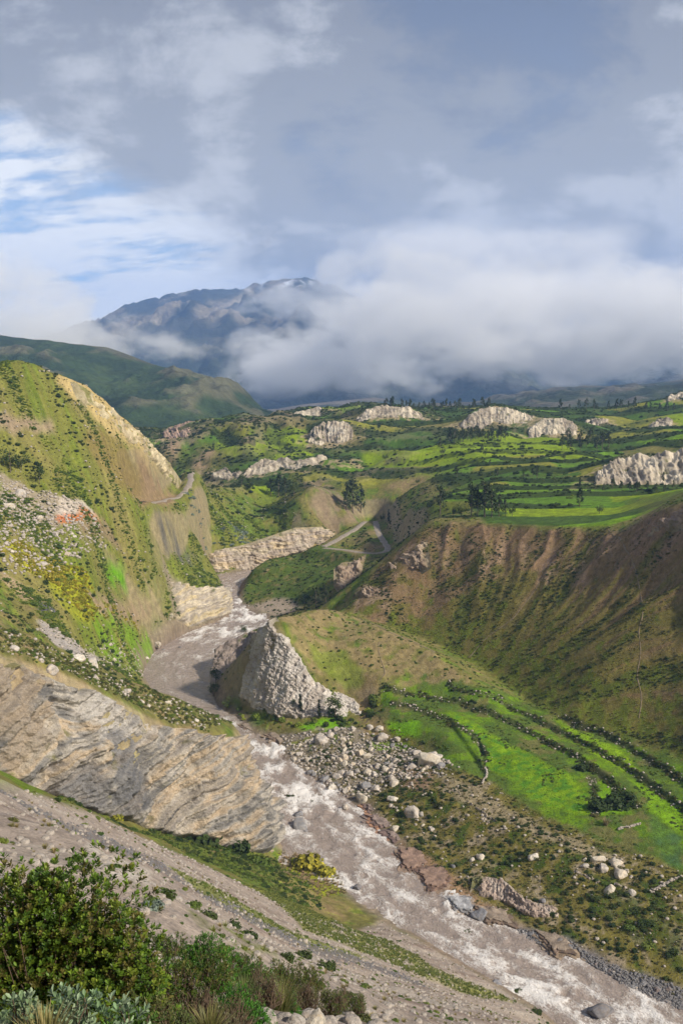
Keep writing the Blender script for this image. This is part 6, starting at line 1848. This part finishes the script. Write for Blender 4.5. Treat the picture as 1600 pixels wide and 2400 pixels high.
for (u, v, h, k, lb) in [
    (1112, 1188, 84, 'tall', 'tallest dark eucalyptus in the clump at the plateau rim'), (1096, 1186, 66, 'tall', 'eucalyptus left of the tallest one at the plateau rim'), (1082, 1184, 74, 'tall', 'slim eucalyptus at the left of the rim clump'),
    (1128, 1188, 62, 'tall', 'eucalyptus right of the tallest one at the plateau rim'), (1145, 1186, 50, 'tall', 'smaller eucalyptus toward the right of the rim clump'), (1160, 1186, 40, 'tall', 'low eucalyptus at the right end of the rim clump'),
    (1058, 1186, 34, 'round', 'broad dark tree at the left foot of the rim clump'), (1040, 1187, 30, 'round', 'low broad tree left of the rim clump'), (1010, 1180, 66, 'tall', 'thin lone eucalyptus left of the rim clump'),
    (1175, 1186, 28, 'round', 'little round tree right of the rim clump'), (1330, 1165, 46, 'tall', 'lone eucalyptus on the flat field right of the clump'), (1375, 1180, 26, 'round', 'lone round tree on the flat field near the rim'),
    (810, 1178, 78, 'tall', 'tall eucalyptus of the pair by the road bend'), (795, 1172, 62, 'tall', 'left eucalyptus of the pair by the road bend'), (828, 1178, 56, 'tall', 'shorter eucalyptus right of the pair by the road bend'),
    (892, 1200, 32, 'narrow', 'dark cypress beside the road loop'), (878, 1200, 24, 'round', 'round tree left of the dark cypress'), (1330, 1120, 24, 'narrow', 'narrow dark tree on the middle terraces'),
    (640, 1140, 52, 'tall', 'eucalyptus in the grove behind the road mound'), (655, 1140, 44, 'tall', 'second eucalyptus in the grove behind the road mound'), (622, 1138, 40, 'tall', 'left eucalyptus in the grove behind the road mound'), (675, 1135, 36, 'round', 'round tree at the right of the grove behind the road mound'),
    (555, 1118, 34, 'round', 'round tree at the foot of the cream banded cliff'), (575, 1128, 30, 'round', 'second round tree at the foot of the cream banded cliff'),
    (563, 1456, 26, 'round', 'small round tree on the brow left of the pale fin'), (690, 1640, 48, 'narrow', 'dark columnar tree against the left part of the pale fin'), (733, 1650, 46, 'narrow', 'dark columnar tree against the middle of the pale fin'),
    (770, 1648, 60, 'round', 'dark leafy tree at the right foot of the pale fin'), (672, 1630, 30, 'round', 'small tree at the left foot of the pale fin'),
    (700, 1400, 44, 'round', 'dark tree in the gully behind the pale fin, left one'), (725, 1395, 50, 'tall', 'dark tree in the gully behind the pale fin, middle one'), (748, 1385, 44, 'tall', 'dark tree in the gully behind the pale fin, right one'),
    (25, 1085, 60, 'round', 'dark tree on the rocky talus at the left edge'), (50, 1080, 40, 'round', 'dark tree right of the one at the left edge'), (92, 1112, 44, 'round', 'shadowy tree above the reddish earth patch'),
    (496, 1570, 40, 'round', 'dark tree at the water foot of the brown cliff block'), (490, 1600, 36, 'round', 'lower dark tree at the water foot of the brown cliff block'), (520, 1630, 34, 'round', 'pale flowering tree at the river bank by the fin'),
]:
    tree(u, v, h, k, lb)
r_ = random.Random(5)


def tree_row(spots, kinds, place_, group):
    uv = np.array([(u, v) for u, v, s in spots]); hs = np.array([s for u, v, s in spots])
    for u, v, s in spots:
        big = 'tall' if s > np.quantile(hs, 0.66) else 'low' if s < np.quantile(hs, 0.33) else 'middling'
        k = r_.choice(kinds)
        a = (u - uv[:, 0].min()) / np.ptp(uv[:, 0])
        part = ('far left', 'left', 'middle', 'right', 'far right')[min(int(a * 5), 4)]
        tree(u, v, s, k, f'{big} {"rounded tree" if k == "round" else "eucalyptus"} at the {part} of {place_}', group)


tree_row([(885 + i * 9.5 + r_.uniform(-4, 4), 938 + r_.uniform(-3, 4), r_.uniform(12, 28)) for i in range(26)], ['tall'], 'the skyline row behind the central plateau', 'trees on the plateau skyline')
tree_row([(1290 + i * 17 + r_.uniform(-6, 6), 942 + r_.uniform(-4, 3), r_.uniform(12, 28)) for i in range(16)], ['tall'], 'the skyline row on the right', 'trees on the right skyline')
tree_row([(1030 + i * 6 + r_.uniform(-4, 4), 1012 + r_.uniform(-6, 6), r_.uniform(20, 36)) for i in range(22)], ['tall'], 'the grove below the largest pale fin', 'grove below the largest fin')
tree_row([(1290 + i * 8 + r_.uniform(-6, 6), 1026 + r_.uniform(-12, 10), r_.uniform(20, 42)) for i in range(14)], ['tall'], 'the grove right of the dark flanked fin', 'grove right of the pale fins')
tree_row([(r_.uniform(780, 1540), r_.uniform(1030, 1130), r_.uniform(12, 28)) for i in range(30)], ['round', 'tall', 'round'], 'the green terraces of the plateau', 'scattered trees of the terraces')
tree_row([(r_.uniform(480, 760), r_.uniform(975, 1045), r_.uniform(12, 24)) for i in range(24)], ['round', 'tall'], 'the hill across the canyon', 'trees of the hill across the canyon')
tree_row([(1365 + i * 20, 1128 + r_.uniform(-4, 4), r_.uniform(16, 26)) for i in range(10)], ['tall'], 'the row below the broad grey scarp', 'trees below the right scarp')

# ------------------------------------------------------------------ plants close to the viewer
def leaf_shape(w=0.26, cup=0.10):
    v = np.array([(0, 0, 0), (-w, 0.62, cup), (-w * 0.5, 0.94, cup * 0.5), (0, 0.97, 0), (w * 0.5, 0.94, cup * 0.5), (w, 0.62, cup)], F32)
    f = np.array([(0, 3, 2, 1), (0, 5, 4, 3)])
    return v, f


def rosette_bush(name, ctr, rad, n, leaf_len, nleaf, cols, label, seed, w=0.26, front=True, twigs=260, parts=('foliage', 'branches'), cat='shrub', lobes=14):
    r_ = np.random.default_rng(seed)
    root = empty(name, (ctr[0], ctr[1], ctr[2]), label, cat)
    rad = np.array(rad)
    lc = r_.normal(size=(lobes, 3)); lc /= np.linalg.norm(lc, axis=1, keepdims=True); lc[:, 2] = np.abs(lc[:, 2]) * 0.9 + 0.05
    lc *= r_.uniform(0.45, 0.78, size=(lobes, 1)); lr = r_.uniform(0.22, 0.42, lobes)
    k = r_.integers(lobes, size=n); d = r_.normal(size=(n, 3)); d /= np.linalg.norm(d, axis=1, keepdims=True)
    depth = r_.uniform(0.45, 1.06, n) ** 0.6
    p = (lc[k] + d * (lr[k] * depth)[:, None]) * rad
    p[:, 2] = np.abs(p[:, 2]) + 0.05
    up = d * 0.7 + lc[k] * 0.8 + np.array((0, 0, 0.7)) + r_.normal(size=(n, 3)) * 0.25
    X, Y, Z = rot_frames(n, up, r_)
    lv, lf_ = leaf_shape(w)
    vs, fs, cs = [], [], []
    off = 0
    base = np.array(cols)
    cidx = r_.integers(len(base), size=n)
    for j in range(nleaf):
        a = j * 2.399 + r_.uniform(-0.3, 0.3, n); tl = np.radians(25 + 55 * (j / nleaf)) + r_.uniform(-0.2, 0.2, n)
        od = X * np.cos(a)[:, None] + Y * np.sin(a)[:, None]
        yd = od * np.sin(tl)[:, None] + Z * np.cos(tl)[:, None]
        zd = -od * np.cos(tl)[:, None] + Z * np.sin(tl)[:, None]
        xd = np.cross(yd, zd)
        pos = p - Z * (leaf_len * 0.55 * (j / nleaf))[..., None] if np.ndim(leaf_len) else p - Z * (leaf_len * 0.7 * j / nleaf)
        v, f = place(lv, lf_, pos, xd, yd, zd, leaf_len * r_.uniform(0.7, 1.15, n))
        vs.append(v); fs.append(f + off); off += len(v)
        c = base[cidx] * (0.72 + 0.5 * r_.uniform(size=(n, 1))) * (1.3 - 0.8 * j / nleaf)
        cs.append(np.repeat(c, len(lv), 0))
    link(parts[0], mesh_np(parts[0], np.concatenate(vs), np.concatenate(fs), M_LEAFN, np.concatenate(cs), smooth=True), parent=root)
    # branches
    vs, fs, off = [], [], 0
    for i in r_.integers(n, size=twigs):
        q = p[i]
        st = np.array((q[0] * 0.12, q[1] * 0.12, 0)) + r_.normal(size=3) * 0.05 * rad.mean()
        md_ = (st + q) / 2 + np.array((0, 0, -0.08)) * rad[2] + r_.normal(size=3) * 0.06
        V, F = tube([st, md_, q * 0.97 + md_ * 0.03, q], [0.012, 0.007, 0.0035, 0.002], 4)
        vs.append(V); fs.append(F + off); off += len(V)
    V = np.concatenate(vs)
    link(parts[1], mesh_np(parts[1], V, np.concatenate(fs), M_BARK, np.tile(np.array([[0.12, 0.085, 0.06]]), (len(V), 1))), parent=root)
    return root


def gnd(u, Y, dz=0.0):
    x = (u - 784) / FPX * Y / 0.925
    return (x, Y, float(ground_z(x, Y)) + dz)


def base_for(u, v_top, Y, height):
    """base point of a plant at distance Y whose top shows at u, v_top"""
    x, y, z = P(u, v_top, Y)
    return (x, y, z - height)


G1 = [(0.155, 0.215, 0.022), (0.11, 0.17, 0.02), (0.18, 0.215, 0.025), (0.075, 0.125, 0.018), (0.13, 0.11, 0.03)]
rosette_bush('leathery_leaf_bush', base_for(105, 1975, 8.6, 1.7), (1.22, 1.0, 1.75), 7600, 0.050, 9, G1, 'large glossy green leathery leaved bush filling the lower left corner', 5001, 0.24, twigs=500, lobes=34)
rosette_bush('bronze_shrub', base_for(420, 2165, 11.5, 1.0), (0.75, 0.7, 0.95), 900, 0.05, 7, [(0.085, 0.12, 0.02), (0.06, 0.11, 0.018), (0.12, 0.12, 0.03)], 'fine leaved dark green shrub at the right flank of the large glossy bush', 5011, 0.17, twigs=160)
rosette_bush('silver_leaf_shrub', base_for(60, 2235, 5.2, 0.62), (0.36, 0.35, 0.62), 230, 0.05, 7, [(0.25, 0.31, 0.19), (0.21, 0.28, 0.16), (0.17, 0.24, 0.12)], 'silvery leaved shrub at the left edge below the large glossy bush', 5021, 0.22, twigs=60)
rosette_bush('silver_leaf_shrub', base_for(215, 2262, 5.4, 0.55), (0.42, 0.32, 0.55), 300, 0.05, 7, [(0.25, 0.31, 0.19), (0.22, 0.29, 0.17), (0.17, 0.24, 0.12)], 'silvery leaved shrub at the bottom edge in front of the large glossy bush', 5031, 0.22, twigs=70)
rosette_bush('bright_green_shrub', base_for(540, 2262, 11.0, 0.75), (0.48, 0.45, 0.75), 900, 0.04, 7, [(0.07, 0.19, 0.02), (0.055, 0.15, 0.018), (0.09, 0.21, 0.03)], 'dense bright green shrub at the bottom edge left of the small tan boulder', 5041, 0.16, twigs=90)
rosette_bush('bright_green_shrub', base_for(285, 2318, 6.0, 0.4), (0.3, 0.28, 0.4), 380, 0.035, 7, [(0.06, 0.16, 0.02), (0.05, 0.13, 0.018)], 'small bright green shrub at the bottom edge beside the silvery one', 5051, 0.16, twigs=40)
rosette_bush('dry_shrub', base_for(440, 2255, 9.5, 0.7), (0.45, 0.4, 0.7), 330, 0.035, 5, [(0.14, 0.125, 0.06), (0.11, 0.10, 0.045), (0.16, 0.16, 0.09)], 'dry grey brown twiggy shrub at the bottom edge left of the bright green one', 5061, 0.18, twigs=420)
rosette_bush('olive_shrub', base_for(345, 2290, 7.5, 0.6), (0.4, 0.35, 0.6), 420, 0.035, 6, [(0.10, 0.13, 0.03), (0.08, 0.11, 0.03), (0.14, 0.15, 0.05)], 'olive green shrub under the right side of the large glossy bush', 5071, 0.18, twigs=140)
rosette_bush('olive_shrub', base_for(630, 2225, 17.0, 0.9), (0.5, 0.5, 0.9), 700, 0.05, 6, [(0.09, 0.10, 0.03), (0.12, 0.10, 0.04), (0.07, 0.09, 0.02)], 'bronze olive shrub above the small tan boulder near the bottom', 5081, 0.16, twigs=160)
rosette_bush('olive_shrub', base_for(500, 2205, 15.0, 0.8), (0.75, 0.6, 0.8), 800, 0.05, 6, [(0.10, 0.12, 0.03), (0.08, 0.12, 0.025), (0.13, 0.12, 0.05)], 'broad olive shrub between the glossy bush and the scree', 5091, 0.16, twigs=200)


def copy_bush(src, base, k, label):
    r = src.copy(); COL.objects.link(r); r.location = base; r.scale = (k, k, k); r.rotation_euler = (0, 0, random.uniform(0, 6.28)); r['label'] = label
    for ch in src.children:
        q = ch.copy(); COL.objects.link(q); q.parent = r


NB = {o.name: o for o in bpy.data.objects if o.parent is None and o.type == 'EMPTY'}
for (nm, u, v, Y, k, lb) in [('dry_shrub', 600, 2300, 14, 1.0, 'dry twiggy shrub right behind the small tan boulder'), ('dry_shrub', 690, 2262, 24, 1.3, 'dry twiggy shrub on the slope above the rough tan boulder'),
                             ('bright_green_shrub', 590, 2190, 24, 1.3, 'fresh green shrub higher on the slope above the tan boulder'), ('olive_shrub', 760, 2300, 27, 1.6, 'olive shrub at the bottom right of the near slope'),
                             ('olive_shrub', 450, 2140, 21, 1.3, 'olive shrub on the slope just right of the glossy bush'), ('bronze_shrub', 700, 2215, 34, 1.6, 'dark fine leaved shrub on the slope above the rough boulder'),
                             ('bronze_shrub', 385, 2120, 17, 0.9, 'dark fine leaved shrub peeking out behind the glossy bush'), ('dry_shrub', 520, 2285, 10, 0.8, 'dry shrub tucked between the bright green shrub and the grass'),
                             ('olive_shrub', 820, 2330, 30, 1.5, 'olive shrub at the bottom edge farthest right on the near slope'), ('bright_green_shrub', 660, 2300, 18, 0.8, 'little bright green shrub above the pale slab'),
                             ('bright_green_shrub', 480, 2230, 14, 1.2, 'fresh green shrub between the olive shrubs right of the glossy bush'), ('olive_shrub', 560, 2265, 12.5, 0.9, 'olive shrub just above the dense bright green shrub'),
                             ('bronze_shrub', 640, 2180, 38, 1.7, 'dark fine leaved shrub in the middle of the near slope'), ('bronze_shrub', 560, 2160, 30, 1.3, 'dark fine leaved shrub left of the middle of the near slope'), ('dry_shrub', 780, 2262, 40, 1.6, 'dry twiggy shrub high at the right of the near slope'), ('olive_shrub', 410, 2320, 7.5, 0.8, 'small olive shrub at the bottom edge under the dry one')]:
    if nm in NB:
        x, y, z = P(u, v, Y)
        copy_bush(NB[nm], (x, y, float(ground_z(x, y)) - 0.05), k, lb)


def near_tuft(base, h, n, cols, label, seed, spread=0.5, width=0.006):
    r_ = np.random.default_rng(seed)
    a = r_.uniform(0, 2 * np.pi, n); o = r_.uniform(0, 0.10, n) * h; l = r_.uniform(0.5, 1.1, n) * h; sp = r_.uniform(0.05, spread, n) * h
    d = np.stack([np.cos(a), np.sin(a)], 1); s = np.stack([-np.sin(a), np.cos(a)], 1) * width
    ts = (0, 0.3, 0.6, 0.85, 1.0); ws = (1, 0.9, 0.7, 0.4, 0.05)
    V = np.zeros((n, 10, 3))
    for j, (t, w) in enumerate(zip(ts, ws)):
        for q, sg_ in enumerate((1, -1)):
            V[:, 2 * j + q, :2] = d * (o + sp * t ** 1.8)[:, None] + s * w * sg_
            V[:, 2 * j + q, 2] = l * t * (1 - 0.3 * t * sp / h)
    b0 = np.arange(n)[:, None] * 10
    F = np.concatenate([b0 + np.array([2 * j, 2 * j + 1, 2 * j + 3, 2 * j + 2]) for j in range(4)])
    c = np.array(cols)[r_.integers(len(cols), size=n)] * (0.7 + 0.6 * r_.uniform(size=(n, 1)))
    o_ = link('grass_tuft', mesh_np('grass_tuft', V.reshape(-1, 3), F, M_LEAFN, np.repeat(c, 10, 0), smooth=True), label, 'grass tuft')
    o_.location = base


near_tuft(base_for(100, 2312, 5.0, 0.38), 0.36, 420, [(0.20, 0.18, 0.07), (0.22, 0.21, 0.07), (0.36, 0.30, 0.14)], 'tan grass tuft between the silvery shrubs at the bottom left', 5201)
near_tuft(base_for(370, 2325, 8.5, 0.4), 0.42, 420, [(0.10, 0.17, 0.03), (0.14, 0.19, 0.05)], 'green grass tuft at the bottom edge under the glossy bush', 5211, 0.8)
near_tuft(base_for(645, 2270, 15.0, 0.6), 0.7, 380, [(0.20, 0.21, 0.07), (0.15, 0.17, 0.05), (0.28, 0.24, 0.10)], 'straw and green grass tuft beside the small tan boulder', 5221, 0.7)
near_tuft(base_for(560, 2255, 13.0, 0.4), 0.45, 380, [(0.16, 0.17, 0.06), (0.12, 0.15, 0.04)], 'olive grass tuft behind the bright green shrub', 5231, 0.8)
near_tuft(base_for(480, 2318, 9.0, 0.4), 0.4, 360, [(0.22, 0.19, 0.08), (0.15, 0.16, 0.05)], 'dry grass tuft left of the bright green shrub', 5241, 0.8)

# low stone walls of the fields
def stone_wall(pxl, h, label, seed):
    p = np.array([tuple(hit(*q)) for q in pxl]); L_ = np.linalg.norm(np.diff(p, axis=0), axis=1).sum()
    n = max(int(L_ / 0.35), 8)
    q = resample(p, n); r_ = np.random.default_rng(seed)
    me = ST[0]
    root = empty('stone_wall', tuple(q[0]), label, 'wall')
    for i, c in enumerate(q):
        for k in range(2):
            s = r_.uniform(0.22, 0.4)
            z = float(ground_z(c[0], c[1]))
            o = link('stone', me, parent=root, loc=(c[0] - q[0][0] + r_.normal() * 0.12, c[1] - q[0][1] + r_.normal() * 0.12, z - q[0][2] + k * h * 0.55))
            o.scale = (s, s * 0.9, s * 0.8); o.rotation_euler = (r_.uniform(-.4, .4), r_.uniform(-.4, .4), r_.uniform(0, 6.28))


stone_wall([(1112, 1762), (1118, 1775), (1114, 1790), (1106, 1800)], 0.5, 'short pale stone wall at the left corner of the main meadow', 6001)
stone_wall([(1420, 1905), (1450, 1898), (1468, 1893)], 0.4, 'short pale stone wall below the dark thicket', 6011)
stone_wall([(1495, 2050), (1530, 2030), (1560, 2015)], 0.5, 'pale stone wall below the crop field at the right edge', 6021)
